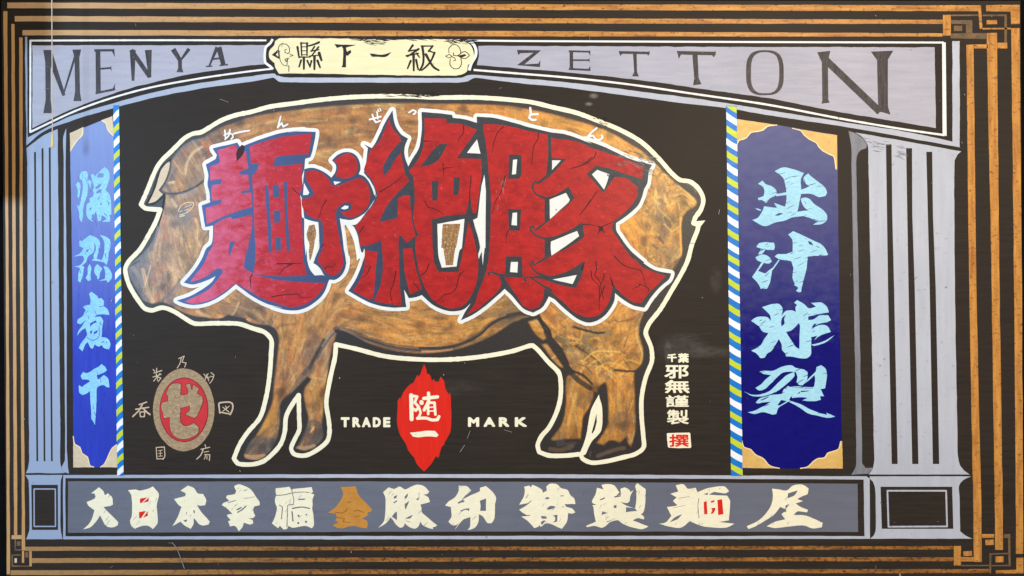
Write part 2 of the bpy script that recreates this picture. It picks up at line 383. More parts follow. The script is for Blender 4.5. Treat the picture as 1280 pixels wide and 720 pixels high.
def st4(t, s, wd, **k): return stroke(Z(t, s), [v / 4 for v in wd] if isinstance(wd, (list, tuple)) else wd / 4, False, False, False, **k)
LET = {
 'M': st4(TA, '240,250 240,310 241,500 240,566', [46, 27, 25, 46]) + st4(TA, '244,262 320,478', [34, 16]) + st4(TA, '318,470 384,256', [8, 12]) + st4(TA, '384,248 385,290 388,460 388,506', [44, 24, 24, 40]),
 'E': st4(TA, '490,250 492,465', 24) + st4(TA, '472,252 572,251', 12) + [Z(TA, '572,246 574,285 560,256')] + st4(TA, '492,345 556,340', 9) + [Z(TA, '556,328 558,356 550,341')] + st4(TA, '478,466 576,446', 11) + [Z(TA, '577,418 572,452 560,450')],
 'N': st4(TA, '664,250 666,404', [30, 13, ][:2]) + st4(TA, '656,250 750,386', 22) + st4(TA, '742,250 750,388', [34, 12]),
 'Y': st4(TA, '866,246 902,304', [26, 20]) + st4(TA, '946,244 902,304', [18, 9]) + st4(TA, '900,296 901,340 900,362', [19, 19, 34]) ,
 'A': st4(TA, '1086,236 1046,332', [18, 8]) + st4(TA, '1094,236 1118,326', [28, 22]) + st4(TA, '1062,296 1108,291', 9) + st4(TA, '1030,333 1062,331', 7) + st4(TA, '1098,327 1140,323', 7),
 'Z': [Z(TC, '25,250 145,252 62,322 132,318 142,300 140,336 25,326 108,264 42,266 32,276')],
 'E2': st4(TC, '297,254 297,348', 17) + st4(TC, '284,256 392,259', 9) + [Z(TC, '390,252 392,280 380,260')] + st4(TC, '300,301 386,301', 8) + [Z(TC, '388,290 388,312 380,301')] + st4(TC, '284,345 392,350', 10) + [Z(TC, '392,330 392,352 378,348')],
 'T': st4(TC, '536,262 688,265', 13) + [Z(TC, '533,254 556,262 542,280'), Z(TC, '690,256 668,262 682,280')] + st4(TC, '614,262 618,360 617,382', [18, 14, 34]),
 'T2': st4(TC, '828,264 1018,268', 18) + [Z(TC, '824,254 850,262 834,294'), Z(TC, '1020,256 990,264 1010,288')] + st4(TC, '914,264 922,390 926,424', [26, 22, 42]),
 'N2': st4(TD, '278,258 284,310 286,500 288,516', [66, 30, 30, 42]) + st4(TD, '278,290 560,560', 36) + st4(TD, '570,256 572,300 574,480 576,560', [112, 54, 50, 48]) + [Z(TD, '520,545 598,530 612,574')],
}
for k, v in LET.items(): film('letter', [rough(p, 0.06) for p in v], [], 2, M['letter_dark'], arch)
def sup(cx, cy, rx, ry, n, e): return [(cx + rx * math.copysign(abs(math.cos(t)) ** (2 / e), math.cos(t)), cy + ry * math.copysign(abs(math.sin(t)) ** (2 / e), math.sin(t))) for t in np.linspace(0, 2 * math.pi, n, endpoint=False)]
film('letter', [rough(sup(956, 91, 23.5, 28.2, 60, 3), 0.15)], [rough(sup(956.3, 91, 17.8, 25.6, 60, 3), 0.15)], 2, M['letter_dark'], arch)

# ---- the plaque
plaque = empty('name_plaque', sign)
PL, PR = (325, 40, 8), (465, 40, 8)
pl = Z(PL, '190,66 600,64 1000,70', PR, '200,76 560,74 880,76 940,100 990,138 1014,200 1008,290 962,330 950,392 885,430', ) + Z(PR, '0,430', PL, '600,418 190,414 152,350 146,312 98,270 94,190 146,130 152,92')
cen_p = np.array(pl).mean(0)
ink_p = [(x + (3.2 if x > 460 else -3.2) * min(1, abs(x - 460) / 110), y + (2.8 if y > 70 else -2.4)) for x, y in pl]
film('plaque_outline', [rough(smooth(ink_p, True, 50, 3), 0.2)], [], 2, M['ink'], plaque)
ribbon('plaque_keyline', Z(PL, '128,72 104,112 60,150 56,310 100,342 132,372'), 3.0, 3, 'white', plaque, sharp=70)
ribbon('plaque_keyline', Z(PR, '935,80 1000,108 1036,165 1034,245 1000,300 982,345 972,385'), 3.6, 3, 'white', plaque, sharp=70)
film('plaque_field', [rough(smooth(pl, True, 50, 3), 0.3)], [], 4, M['cream_plaque'], plaque)
def lines(name, t, specs, layer, mat, parent, extra=()):
    ps = list(extra)
    for s, wd in specs: ps += stroke(Z(t, s), wd, False, True, True, 0.05, 75)
    return film(name, ps, [], layer, M[mat], parent)
lines('scroll_ornament', PL, [('195,210 185,160 215,120 260,122 295,160 298,200 280,218 250,205 250,180 268,176', .9), ('298,222 335,236 300,245', .8), ('290,262 250,275 262,300 280,270 270,330', .9),
      ('195,215 205,290 240,335 290,340', .8), ('125,230 185,180 190,265 125,230', 1.0), ('205,190 150,225 195,262', 0.8), ('290,340 290,395', 1.0)], 5, 'ink', plaque, [Z(PL, '125,230 186,182 160,228 190,266')])
lines('scroll_ornament', PR, [('770,210 768,165 800,130 850,132 880,170 885,220 850,240 815,235 815,210', 1.0), ('735,242 775,225 800,245 770,262 735,242', .9), ('800,250 830,262 835,285 815,290', .9),
      ('785,270 780,330 820,368 870,362 895,320 890,270', 1.0), ('885,215 930,195 975,235 935,268 890,262', 1.0)], 5, 'ink', plaque, [Z(PR, '850,240 930,222 945,236 890,262 868,248')])

# ---- lettering from the built-in typeface, made heavier like a brush
def glyph(name, ch, x0, y0, x1, y1, layer, mat, parent, bold=1.0, jit=0.2):
    cu = bpy.data.curves.new('t', 'FONT'); cu.body = ch; cu.size = 1; cu.fill_mode = 'NONE'; cu.resolution_u = 3
    ob = bpy.data.objects.new('t', cu); sc.collection.objects.link(ob)
    dg = bpy.context.evaluated_depsgraph_get(); me = bpy.data.meshes.new_from_object(ob.evaluated_get(dg))
    bpy.data.objects.remove(ob); bpy.data.curves.remove(cu)
    v = np.array([p.co[:2] for p in me.vertices]); lo, hi = v.min(0), v.max(0)
    q = (v - lo) / np.maximum(hi - lo, 1e-6); b2 = bold / 2
    n = np.sin(q[:, :1] * 23 + np.array([[0, 1.7]])) * 0.5 + np.sin(q[:, 1:2] * 19 + np.array([[0.4, 2.2]])) * 0.5
    X = x0 + b2 + q[:, 0] * (x1 - x0 - bold) + n[:, 0] * jit; Y = y1 - b2 - q[:, 1] * (y1 - y0 - bold) + n[:, 1] * jit
    nb = {}
    for e in me.edges:
        for i_, j_ in (e.vertices, tuple(e.vertices)[::-1]): nb.setdefault(i_, []).append(j_)
    loops, seen = [], set()
    for st_ in nb:
        if st_ in seen: continue
        lp, cur, prev = [], st_, None
        while cur is not None and cur not in seen:
            seen.add(cur); lp.append(cur); nx = [k for k in nb[cur] if k not in seen]; cur = nx[0] if nx else None
        if len(lp) > 2: loops.append([(X[i], Y[i]) for i in lp])
    bpy.data.meshes.remove(me)
    add = []
    for lp in loops: add += stroke(lp, bold, True, True, False)
    return film(name, add, [], layer, M[mat], parent, loops)
def hand(t, specs, layer, mat, parent, k=8.0):
    ps = []
    for q, w_ in specs:
        pts = Z(t, q); n_ = len(pts)
        ps += stroke(pts, [w_ / k * (1.18 if i == 0 else .82 if i == n_ - 1 else 1.0) for i in range(n_)], False, True, True, .06, 60)
    return film('character', ps, [], layer, M[mat], parent)
hand(PL, [('408,112 480,113', 13), ('412,110 418,236', 16), ('472,112 471,236', 17), ('416,150 472,149', 9), ('416,190 472,188', 9), ('416,230 472,228', 9), ('376,152 392,256', 20), ('392,252 505,252', 13), ('440,262 440,372', 22), ('412,284 392,350', 18), ('474,288 502,352', 17),
  ('592,104 540,126 488,140', 19), ('546,148 512,196', 15), ('510,192 592,178', 13), ('586,152 516,240', 15), ('498,242 600,232', 12), ('592,212 616,284', 26), ('546,248 545,374', 23), ('516,290 500,352', 17), ('576,288 602,356', 21)], 5, 'ink', plaque)
film('character', [brush(Z(PL, '745,122 850,128 965,130 890,150 862,158 870,200 905,180 915,205 880,240 862,235 860,320 862,356 815,356 826,330 832,170 820,146 770,160'), .15)], [], 5, M['ink'], plaque)
film('character', [brush(Z(PL, '1095,215 1180,222') + Z(PR, '20,225 100,228 195,202 150,246 60,250') + Z(PL, '1120,248'), .15)], [], 5, M['ink'], plaque)
hand(PR, [('408,134 368,192', 19), ('366,192 446,178', 15), ('466,172 356,246', 19), ('344,240 466,214', 16), ('446,214 476,256', 15), ('416,230 418,386', 23), ('388,290 356,366', 19), ('442,280 462,376', 20), ('494,142 560,142 612,140', 14), ('606,142 566,196', 18), ('504,146 516,250 508,330 478,384', 22), ('566,188 628,212', 14), ('626,208 590,290 540,350 496,384', 19), ('540,226 580,300 620,356 668,384', 23)], 5, 'ink', plaque)

# ---- columns and pedestals
colm = empty('column', sign)
film('shaft', [rough(smooth(px('33,185.6 55,169 72,161 72.6,200 73.6,360 75.4,540 75.6,580 78.5,589 81,591.4 32.2,591.4 35,586 36.4,578 34.6,360 34.2,204 33.6,194'), True, 40, 4), .2)],
     [px('42.6,190 45,190 46,360 47.8,576.5 45.6,576.5 43.8,360'), px('52,185.4 54.4,185.4 55.2,360 56.8,576.5 54.6,576.5 53.2,360'), px('61,184.4 63.4,184.4 64.4,360 66,576.5 63.8,576.5 62.2,360')], 1, M['periwinkle'], colm)
film('shaft_side', [rough(smooth(px('79.4,170 83,160 82,200 83.4,360 83.6,560 85,584 86.5,592 79,590 77,584 81,576 80,360 79.6,200'), True, 45, 4), .15)], [], 1, M['periwinkle'], colm)
ped = empty('pedestal', sign)
film('pedestal_block', [rough(smooth(px('31.6,593.6 78.4,593.6 76.2,600 75.9,606 75.6,650 76.2,664 78.2,674 33,674 36.5,664 36.2,606 35.6,600'), True, 45, 4), .15)], [px('39.2,606 72.4,606 72.6,662.4 40,662.4')], 1, M['periwinkle'], ped)
ribbon('pedestal_keyline', px('42.6,611.2 69.2,611.2 69.4,658 42.8,658'), 1.6, 1, 'periwinkle', ped, closed=True, amp=0.05, sharp=20)
colm2 = empty('column', sign)
film('shaft', [rough(smooth(px('1069,165.6 1135,177.2 1201.4,189.2 1197,193 1193.4,200 1193.6,360 1196.8,540 1197.4,572 1200,582 1205,588 1212,593 1086,593 1090.5,587 1092.6,578 1092,540 1088.4,360 1085.4,200 1084.6,182 1080.5,175 1076,170'), True, 45, 4), .2)],
     [px('1107.4,180.5 1114.4,180.5 1115.4,270 1117.6,360 1122,580 1114.6,580 1110,360'), px('1132.6,185.2 1140,185.2 1140.4,270 1143.4,360 1148,580 1140.2,580 1135.6,360'), px('1157.8,189.8 1165.2,189.8 1166.2,270 1169.6,360 1174,580 1166,580 1162,360')], 1, M['periwinkle'], colm2)
film('shaft_side', [rough(smooth(px('1060.5,163.5 1068,166 1078,173 1083.6,181 1083,185.4 1076,188 1071.4,195 1070.4,205 1073.4,360 1077.6,560 1078,580 1082,585 1092,584.6 1086,592 1064,593.4 1069.4,584 1070.2,560 1067,360 1064.4,210 1063.6,180'), True, 45, 4), .2)], [], 1, M['side_grey'], colm2)
ped2 = empty('pedestal', sign)
film('pedestal_block', [rough(smooth(px('1083,595.4 1213.8,595.4 1204,600 1199,606.5 1199.4,620 1200,664 1206,669 1215.4,673.4 1087.6,673.4 1092.4,669 1094.4,664 1093.8,610 1091,602'), True, 45, 4), .15)], [px('1100.6,608.4 1190.2,608.4 1191.6,661 1102.2,661')], 1, M['periwinkle'], ped2)
ribbon('pedestal_keyline', px('1109.2,613.4 1182.6,613.4 1183.8,658 1110.6,658.4'), 2.1, 1, 'periwinkle', ped2, closed=True, amp=0.1, sharp=20)

# ---- base panel with its lettering
base = empty('base_panel', sign)
fr_o = px('79,593.8 640,592.8 1087,595.4 1087.4,673.4 640,674 79,674.2'); fr_i = px('81.8,597.6 81.8,670.4 640,669.8 1080.6,670 1079.6,599.4 640,597.4')
film('panel_frame', [rough(smooth(fr_o, True, 10, 6), .18)], [rough(smooth(fr_i, True, 10, 6), .18)], 1, M['periwinkle'], base)
film('panel_field', [rough(smooth(px('85,601.6 640,602.2 1071.8,604.6 1072.6,664.8 640,664.4 85,666'), True, 10, 6), .18)], [], 1, M['panel'], base)
B1, B2, B3, B4, B5 = (95, 590, 7.111), (265, 590, 6.4), (465, 590, 7.111), (635, 590, 7.111), (815, 590, 4.571)
def char(t, outs, holes=(), layer=2, mat='cream', parent=None, cuts=(), sharp=55, amp=.22, name='character'):
    add = [brush(Z(t, s), amp, sharp) for s in outs]
    sub = [brush(Z(t, s), .1, 60) for s in holes]
    for s, wd in cuts: sub += stroke(Z(t, s), wd, False, True, True, 0.1)
    return film(name, add, sub, layer, M[mat], parent or base)
char(B1, ['65,512 130,440 165,340 110,300 95,268 165,235 175,220 165,190 135,190 205,135 245,170 258,205 285,188 320,220 330,290 310,300 245,310 290,360 375,450 370,475 340,490 290,490 260,470 215,385 185,430 130,490'])
c = char(B1, ['462,160 530,155 560,165 650,145 685,128 735,190 720,290 725,460 685,505 640,475 580,480 525,503 495,480 480,430 495,400 498,260 490,200'])
film('red_square', [Z(B1, '570,236 634,225 584,274 570,276'), Z(B1, '648,226 646,262 598,272')], [], 3, M['vermilion'], c)
film('red_square', [Z(B1, '562,355 622,346 580,408 562,412'), Z(B1, '640,346 638,390 598,404')], [], 3, M['vermilion'], c)
char(B1, ['930,165 995,120 1050,145 1085,190 1130,195 1160,250 1150,295 1110,300 1075,295 1110,350 1190,440 1180,465 1125,475 1090,460 1060,420 1045,410 1045,460 1020,505 960,470 930,440 858,480 900,410 940,310 910,290 872,240 970,215 975,190'],
     ['1043,338 1057,342 1055,368 1045,364', '952,432 985,420 988,432 978,446', '976,380 984,355 990,350 986,372'])
char(B2, ['180,110 215,98 270,115 320,150 345,190 380,240 380,265 340,275 330,310 345,350 330,368 290,370 325,385 330,410 310,420 255,405 245,440 215,473 195,440 180,430 145,435 130,395 150,385 120,350 125,338 165,335 130,300 80,265 90,250 140,230 115,205 120,190 185,175 195,150 180,125'],
     ['190,302 234,278 240,284 206,306'], cuts=[('128,246 160,236 192,228', 1.0), ('205,322 240,302 272,272', 1.5), ('255,210 300,206 340,198', .6), ('258,148 272,144', .9)])
char(B2, ['510,130 560,125 620,118 640,150 645,135 800,120 810,160 790,170 820,180 805,220 805,260 800,290 810,340 815,430 800,448 750,430 640,445 610,430 600,455 575,460 545,430 530,450 480,412 510,340 520,280 505,240 510,195 515,180 508,160'],
     cuts=[('506,187 580,182 642,166', 1.1), ('638,122 645,180 655,220 650,262', 1.0), ('650,166 720,160 780,163', .9), ('694,219 742,217', 1.5), ('645,291 720,280 780,291', 1.6), ('540,265 565,280 556,374', 1.2),
           ('645,260 606,265 600,440', 1.0), ('641,318 648,392', 1.6), ('692,348 694,352', 2.6), ('754,340 755,342', 2.0), ('690,407 691,409', 2.6), ('752,397 753,399', 2.8)])
g = char(B2, ['1030,118 1150,115 1165,170 1280,300 1275,318 1240,325 1250,345 1200,375 1235,385 1248,420 1240,450 1200,445 1130,430 1040,450 1000,445 965,425 1010,405 985,385 1000,360 990,330 930,325 990,280 1050,175'], mat='ochre')
lines('stroke_line', B2, [('985,320 1040,328 1072,312 1084,288', .8), ('1135,312 1180,308 1212,322', .8), ('1082,246 1100,238 1112,244', .8), ('1000,362 1060,372 1050,398 1110,404', .6), ('1140,360 1180,350', .7)], 3, 'ochre_line', g)
char(B3, ['100,180 150,135 200,150 250,130 290,155 400,112 470,130 510,175 490,195 455,200 500,225 515,265 430,290 440,320 440,350 500,410 580,475 560,485 540,490 545,505 520,500 450,470 430,440 415,480 385,503 330,490 290,455 275,490 250,498 210,465 190,430 165,400 130,450 55,497 105,440 120,330 120,230'],
     ['195,217 225,203 216,232 195,236', '190,270 225,248 222,262 196,280', '176,396 205,360 222,350 222,428 200,414', '290,220 322,188 315,222 293,244', '290,285 332,256 320,288 295,334', '388,242 424,222 410,250', '292,412 364,378 340,412'], cuts=[('300,432 340,446', .6), ('420,180 416,222', .7)])
char(B3, ['770,120 850,128 880,165 830,210 800,250 770,275 820,265 810,240 960,170 960,140 1010,125 1060,165 1105,230 1095,280 1085,420 1060,455 1030,455 980,390 950,375 945,440 920,490 850,515 870,490 875,400 820,415 735,515 780,440 750,470 710,470 680,440 705,400 700,310 650,297 680,265 740,220 770,170'],
     ['958,255 1015,235 1012,345 960,345 966,300', '760,272 800,250 815,262 770,282', '780,345 830,325 866,322 864,346 830,335 796,352'])
char(B4, ['145,130 190,120 205,135 215,112 260,130 305,160 310,185 345,165 340,130 370,105 440,110 470,140 530,160 550,200 590,240 600,285 540,285 500,285 520,310 570,325 598,360 570,370 535,365 520,450 480,505 440,490 400,470 345,455 290,490 285,480 260,490 235,500 200,460 170,430 120,395 185,390 130,360 100,335 160,300 195,275 100,290 140,220 150,170'],
     ['326,234 350,220 372,234 346,244', '462,210 496,205 492,214 468,216', '343,328 375,300 427,310 400,325 350,334', '398,385 440,380 436,440 395,449 418,430 420,402', '292,390 340,395 346,415 300,415', '290,446 318,428 335,434 300,472'], cuts=[('120,300 165,285 205,258', .9), ('150,388 195,384', .9)])
char(B4, ['745,260 780,190 790,140 850,155 830,115 870,105 940,115 990,180 960,210 945,215 1005,200 1000,150 1040,138 1085,165 1085,180 1115,160 1085,220 1080,260 1060,275 1000,265 1045,295 1130,325 1140,260 1140,160 1130,130 1150,100 1225,150 1225,190 1215,320 1200,360 1180,375 1210,400 1210,420 1150,410 1110,430 1250,485 1200,507 1100,490 1010,455 980,430 900,450 870,480 830,495 780,480 700,490 695,478 780,440 770,390 760,310 750,295 790,290 830,300 750,275'],
     ['816,244 862,223 858,238 818,252', '943,216 1002,206 1004,216 948,228', '940,296 966,294 962,320 940,318', '1048,312 1130,325 1150,345 1048,356', '840,348 890,365 850,375 830,384', '872,442 972,408 925,428 880,448'])
c = char(B5, ['135,75 180,70 205,95 250,90 260,115 330,90 420,85 440,110 420,122 350,115 325,130 430,135 445,160 440,275 380,285 470,295 430,315 350,318 290,310 215,280 165,318 110,315 40,295 75,290 110,250 85,200 130,195 145,190 120,165 140,145 105,125 150,110'],
     ['125,262 172,240 150,266 100,288', '292,126 322,118 316,132'], cuts=[('268,150 262,190 268,262', .8), ('150,150 215,140', .5), ('120,205 190,190', .5)])
film('red_window', [brush(Z(B5, s), .1) for s in ('295,172 312,165 316,240 298,242', '374,160 400,155 408,240 378,246', '335,166 356,160 356,170 338,176', '338,206 362,204 360,216 348,236 335,240 344,218')], [], 3, M['vermilion'], c)
char(B5, ['685,95 725,100 770,105 800,80 860,72 895,95 890,125 845,145 830,155 862,165 820,180 850,200 890,215 885,230 830,225 810,245 880,250 930,270 975,290 970,315 920,322 870,305 790,310 700,320 655,310 700,285 760,270 740,240 770,215 730,200 700,240 650,275 590,310 550,325 540,310 610,275 670,210 690,150'],
     ['776,122 832,105 816,132 775,150', '762,192 786,182 762,214'])

# ---- blue banners
def banner(field, fmat, corners, cmat, chars, lmat):
    b = empty('side_banner', sign)
    film('banner_field', [rough(smooth(field, True, 20, 5), .2)], [], 1, M[fmat], b)
    for cpts, edge in corners:
        o = film('corner_ornament', [rough(smooth(cpts, True, 50, 2), .15)], [], 2, M[cmat], b)
        ribbon('ornament_edge', edge, 1.2, 3, 'leaf_edge', o, sharp=60)
    for t, outs, holes, cuts in chars: char(t, outs, holes, 2, lmat, b, cuts, 55, .3)
T48 = (30, 40, 4.8); TB = (80, 520, 9)
e1 = px('104,159 103,169 98,174 92.5,181.6 88,189'); e2 = Z(T48, '466,530 490,545 505,590 540,625'); e3 = Z(TB, '105,225 125,320 180,350 205,420 265,460 295,560 340,575'); e4 = Z(TB, '410,575 450,550 500,450 545,360 600,320')
L1, L2, L3, L4 = (80, 200, 8), (80, 285, 8), (80, 360, 8), (80, 445, 8)
banner(px('87.4,166.4 140.6,145.2 142.6,170 146.6,360 148.6,584 91.8,584 90.4,360 88,200'), 'blue_l',
  [(px('87.4,166.4') + e1, e1), (px('140.5,145.2') + e2[::-1], e2), (Z(TB, '105,578') + e3, e3), (Z(TB, '608,578') + e4, e4)], 'leaf_l', [
  (L1, ['160,150 185,115 225,110 242,150 235,200 240,300 230,360 200,450 190,560 180,625 160,590 150,520 125,450 150,470 165,420 180,350 190,280 185,200 160,190', '120,250 140,220 165,235 165,310 150,385 135,370 140,300',
        '270,150 290,135 305,160 330,140 370,100 405,68 440,100 458,160 440,230 420,300 450,330 470,400 475,545 455,545 465,600 455,620 380,620 430,590 400,560 380,550 370,610 340,610 330,560 320,510 300,560 270,590 295,620 255,600 230,560 225,500 230,440 260,420 255,385 290,365 300,330 285,310 300,270 285,210', '232,215 262,195 275,215 262,290 248,240'],
       ['330,165 350,130 400,135 395,175 340,175', '312,272 376,232 370,260 320,292', '330,312 382,288 370,320 320,337', '328,392 356,373 350,396', '365,428 382,434 375,452 362,446', '256,480 278,474 270,502 257,500', '430,400 455,430 450,462', '275,560 302,528 296,560 280,576', '400,518 442,572 408,546'], ()),
  (L2, ['150,150 165,100 180,130 260,70 310,90 355,130 360,180 345,240 330,300 300,310 295,280 320,200 305,150 300,230 240,290 220,340 180,375 205,390 190,470 165,545 140,530 140,480 155,420 160,400 105,385 165,370 200,310 190,275 95,285 150,265 175,240 195,200 155,180',
        '360,70 390,75 455,110 468,160 450,250 440,330 425,370 400,345 275,325 300,305 380,320 400,260 405,200 395,120', '235,400 255,360 275,395 265,470 270,520 240,530 215,500 235,460', '310,390 335,360 385,410 360,450 355,505 340,515 330,480 305,450', '395,380 430,385 470,440 478,500 440,548 425,520 345,530 410,510 415,450'],
       ['222,222 248,208 246,232 224,242'], [('345,240 385,180', .1)]),
  (L3, ['250,60 275,38 330,80 345,110 375,105 400,130 395,180 440,215 455,270 400,265 330,270 300,290 365,285 392,320 385,400 375,490 430,500 465,560 450,615 400,600 380,570 350,585 310,565 290,610 270,605 240,540 220,560 185,635 150,600 165,560 210,500 230,470 215,400 180,420 130,478 150,420 200,350 220,320 160,360 130,350 140,315 180,290 220,220 190,190 215,175 260,170 265,120'],
       ['262,352 318,322 330,345 290,360 262,392', '262,430 285,424 275,460 262,455', '300,442 342,418 330,450 300,462'], [('232,490 270,522 330,508 352,478 350,380', .8), ('355,190 395,180', .8), ('215,250 245,228', .7), ('375,545 400,535', .8)]),
  (L4, ['165,200 190,160 230,170 300,130 350,105 375,82 410,105 430,145 400,165 330,195 340,235 400,190 440,220 455,310 430,310 400,290 340,310 330,330 325,480 320,580 310,690 290,650 275,630 270,500 262,350 220,380 185,390 155,370 150,290 180,310 260,250 230,235 185,235'], (), [('200,290 262,248', .7)])], 'cyan_l')
R7, R8 = (905, 125, 8), (905, 500, 7.2)
f1_ = Z(R7, '530,250 430,265 390,300 330,315 270,325 220,380 145,410 125,460'); f2_ = Z(R7, '680,283 770,310 800,350 850,390 930,435 940,460 990,510 1060,545 1095,560 1110,620 1118,692')
f3_ = Z(R8, '160,365 180,425 240,445 280,490 350,525 410,590 500,615'); f4_ = Z(R8, '685,615 755,600 800,555 850,525 905,520 930,480 1030,440 1050,370')
R1, R2, R3, R4 = (930, 200, 8), (930, 285, 8), (930, 370, 8), (930, 445, 8)
banner(px('920.6,148.8 980,157.6 1046.4,169 1049,360 1052.8,585.8 927.2,585.6 923.6,360'), 'blue_r',
  [(Z(R7, '125,190') + f1_, f1_), (Z(R7, '1130,352 1131,700') + f2_[::-1], f2_), (Z(R8, '165,612') + f3_, f3_), (Z(R8, '1068,616 1064,370') + f4_[::-1], f4_)], 'leaf', [
  (R1, ['305,110 400,75 500,95 600,130 570,180 570,300 560,400 545,470 520,530 480,555 430,540 408,500 425,400 410,250 390,180 350,140', '560,300 600,285 650,262 620,240 592,200 595,172 640,135 690,180 760,230 810,280 830,330 815,360 740,370 690,345 620,335 560,345',
        '140,240 185,205 215,240 270,260 325,310 320,350 260,385 220,430 180,400 145,400 140,380 195,360 205,310 190,270', '80,600 140,575 190,500 200,465 330,480 300,430 420,470 430,530 500,520 640,505 600,470 565,390 610,375 660,390 690,430 790,500 830,560 830,600 790,635 690,648 740,620 680,590 600,565 500,570 420,600 300,630 210,665 150,640', '318,340 430,322 430,348 320,362', '110,482 160,490 175,505 150,505'],
       ['308,556 350,530 392,535 340,557', '546,470 572,440 600,500 540,506'], [('600,190 612,225', .8), ('618,440 604,410', .6), ('690,590 745,610', .6)]),
  (R2, ['120,190 150,150 200,140 300,145 312,190 300,220 230,220 190,210', '165,215 215,215 180,260 140,265', '112,290 150,275 215,268 260,300 275,335 250,355 200,350 130,320', '175,345 200,348 135,430 115,440', '80,490 125,425 170,440 210,455 285,395 270,480 260,540 230,605 170,610 150,570', '265,430 345,315 355,322 285,420',
        '440,65 490,30 560,60 640,100 780,170 810,200 840,265 820,275 760,275 635,290 630,370 600,500 575,600 570,640 545,645 520,630 545,600 500,570 510,560 485,500 490,400 475,330 350,310 305,285 330,265 420,260 485,235 480,110'], ['638,128 672,140 694,172 650,160'], [('722,180 748,196', .8), ('212,480 244,452', .9), ('605,105 625,108', .5)]),
  (R3, ['180,110 290,80 350,80 388,130 375,200 420,150 480,145 520,160 515,110 530,90 500,70 530,45 600,80 650,120 720,105 670,70 780,65 830,110 850,165 780,175 640,205 640,240 700,230 750,195 840,190 872,240 830,260 750,280 690,310 670,330 760,290 830,300 870,360 780,390 735,415 700,440 670,440 670,500 670,580 640,620 560,620 480,605 420,605 410,570 380,545 375,480 345,430 320,480 280,540 230,580 205,615 165,620 130,580 70,545 170,490 190,450 240,370 190,360 150,300 120,280 70,250 110,220 165,205 240,215 265,250 260,200 220,150', '675,486 790,455 905,392 800,472 690,498'],
       ['370,270 380,220 420,185 400,230 405,280 375,305', '420,360 470,345 510,310 545,270 558,290 555,400 555,530 520,510 470,440', '640,215 690,195 752,184 690,216 650,232', '678,312 700,280 727,273 690,322', '668,412 732,398 702,440 680,452'], [('70,545 150,510', .4), ('700,180 770,190', .5)]),
  (R4, ['155,155 200,145 290,150 370,110 480,92 510,115 600,135 635,160 630,230 590,290 550,290 520,260 530,210 520,165 440,155 380,170 320,220 240,300 200,330 150,345 115,320 160,290 220,230 270,190 200,180', '500,160 505,190 470,240 400,300 320,360 230,395 150,405 70,395 0,355 80,385 160,385 250,350 300,310 350,260 430,190',
        '600,280 690,180 720,150 725,110 770,92 810,120 828,190 810,320 760,330 700,320 710,240 705,190 640,250', '430,300 560,305 690,310 700,300 760,330 800,400 760,400 768,435 700,450 580,445 640,420 560,410 480,420 470,400 560,370 540,340 430,315',
        '115,465 150,430 250,395 380,380 400,330 440,310 560,340 540,370 470,405 450,440 560,480 700,550 830,590 820,565 910,605 860,618 760,605 620,560 530,500 440,455 340,520 320,580 290,588 210,560 90,580 35,560 90,550 200,500 270,455 180,465 140,475'],
       ['370,440 430,450 350,495 335,490', '565,350 650,345 640,352 570,362'], [('450,305 560,318 690,322', .6), ('165,440 240,410', .8), ('340,210 300,245', .6)])], 'cyan_r')

# ---- striped poles
def pole(top, bot, whites, slope, h):
    p = empty('striped_pole', sign)
    (xa0, xb0, y0), (xa1, xb1, y1) = top, bot
    def X(y, u): t = (y - y0) / (y1 - y0); return (xa0 + (xa1 - xa0) * t) * (1 - u) + (xb0 + (xb1 - xb0) * t) * u
    film('pole_field', [rough(smooth([(X(y0, 0), y0), (X(y0, 1), y0), (X(y1, 1), y1), (X(y1, 0), y1)], True, 10, 5), .15)], [], 4, M['pole_blue'], p)
    ys = [(v, 'pole_white') for v in whites] + [((a + b) / 2, 'pole_yellow') for a, b in zip(whites, whites[1:])]
    for yc, mt in ys:
        hh = h * (1.0 if mt == 'pole_white' else .92)
        q = []
        for u in np.linspace(0, 1, 5): q.append((u, yc - hh / 2 + slope * (u - .5) + .6 * math.sin(u * 3.1) * (1 if slope > 0 else -1)))
        for u in np.linspace(1, 0, 5): q.append((u, yc + hh / 2 + slope * (u - .5) + .6 * math.sin(u * 3.1) * (1 if slope > 0 else -1)))
        q = [(X(y, u), min(max(y, y0 + .4), y1 - .4)) for u, y in q]
        if max(y for _, y in q) - min(y for _, y in q) < 3: continue
        film('stripe', [rough(q, .25)], [], 5, M[mt], p)
pole((141.8, 149, 131.5), (146.8, 154.8, 594.6), [144.5, 177.5, 210.6, 243.7, 277.5, 310, 342, 371.5, 402.5, 432, 462, 496, 530, 558, 589], -7.5, 8.5)
pole((907.6, 920.6, 132.4), (913.6, 928.2, 594.6), [118, 149, 181, 212, 245, 277, 310, 340, 371, 405, 439, 472, 505, 537, 570, 603], 8.5, 8.5)

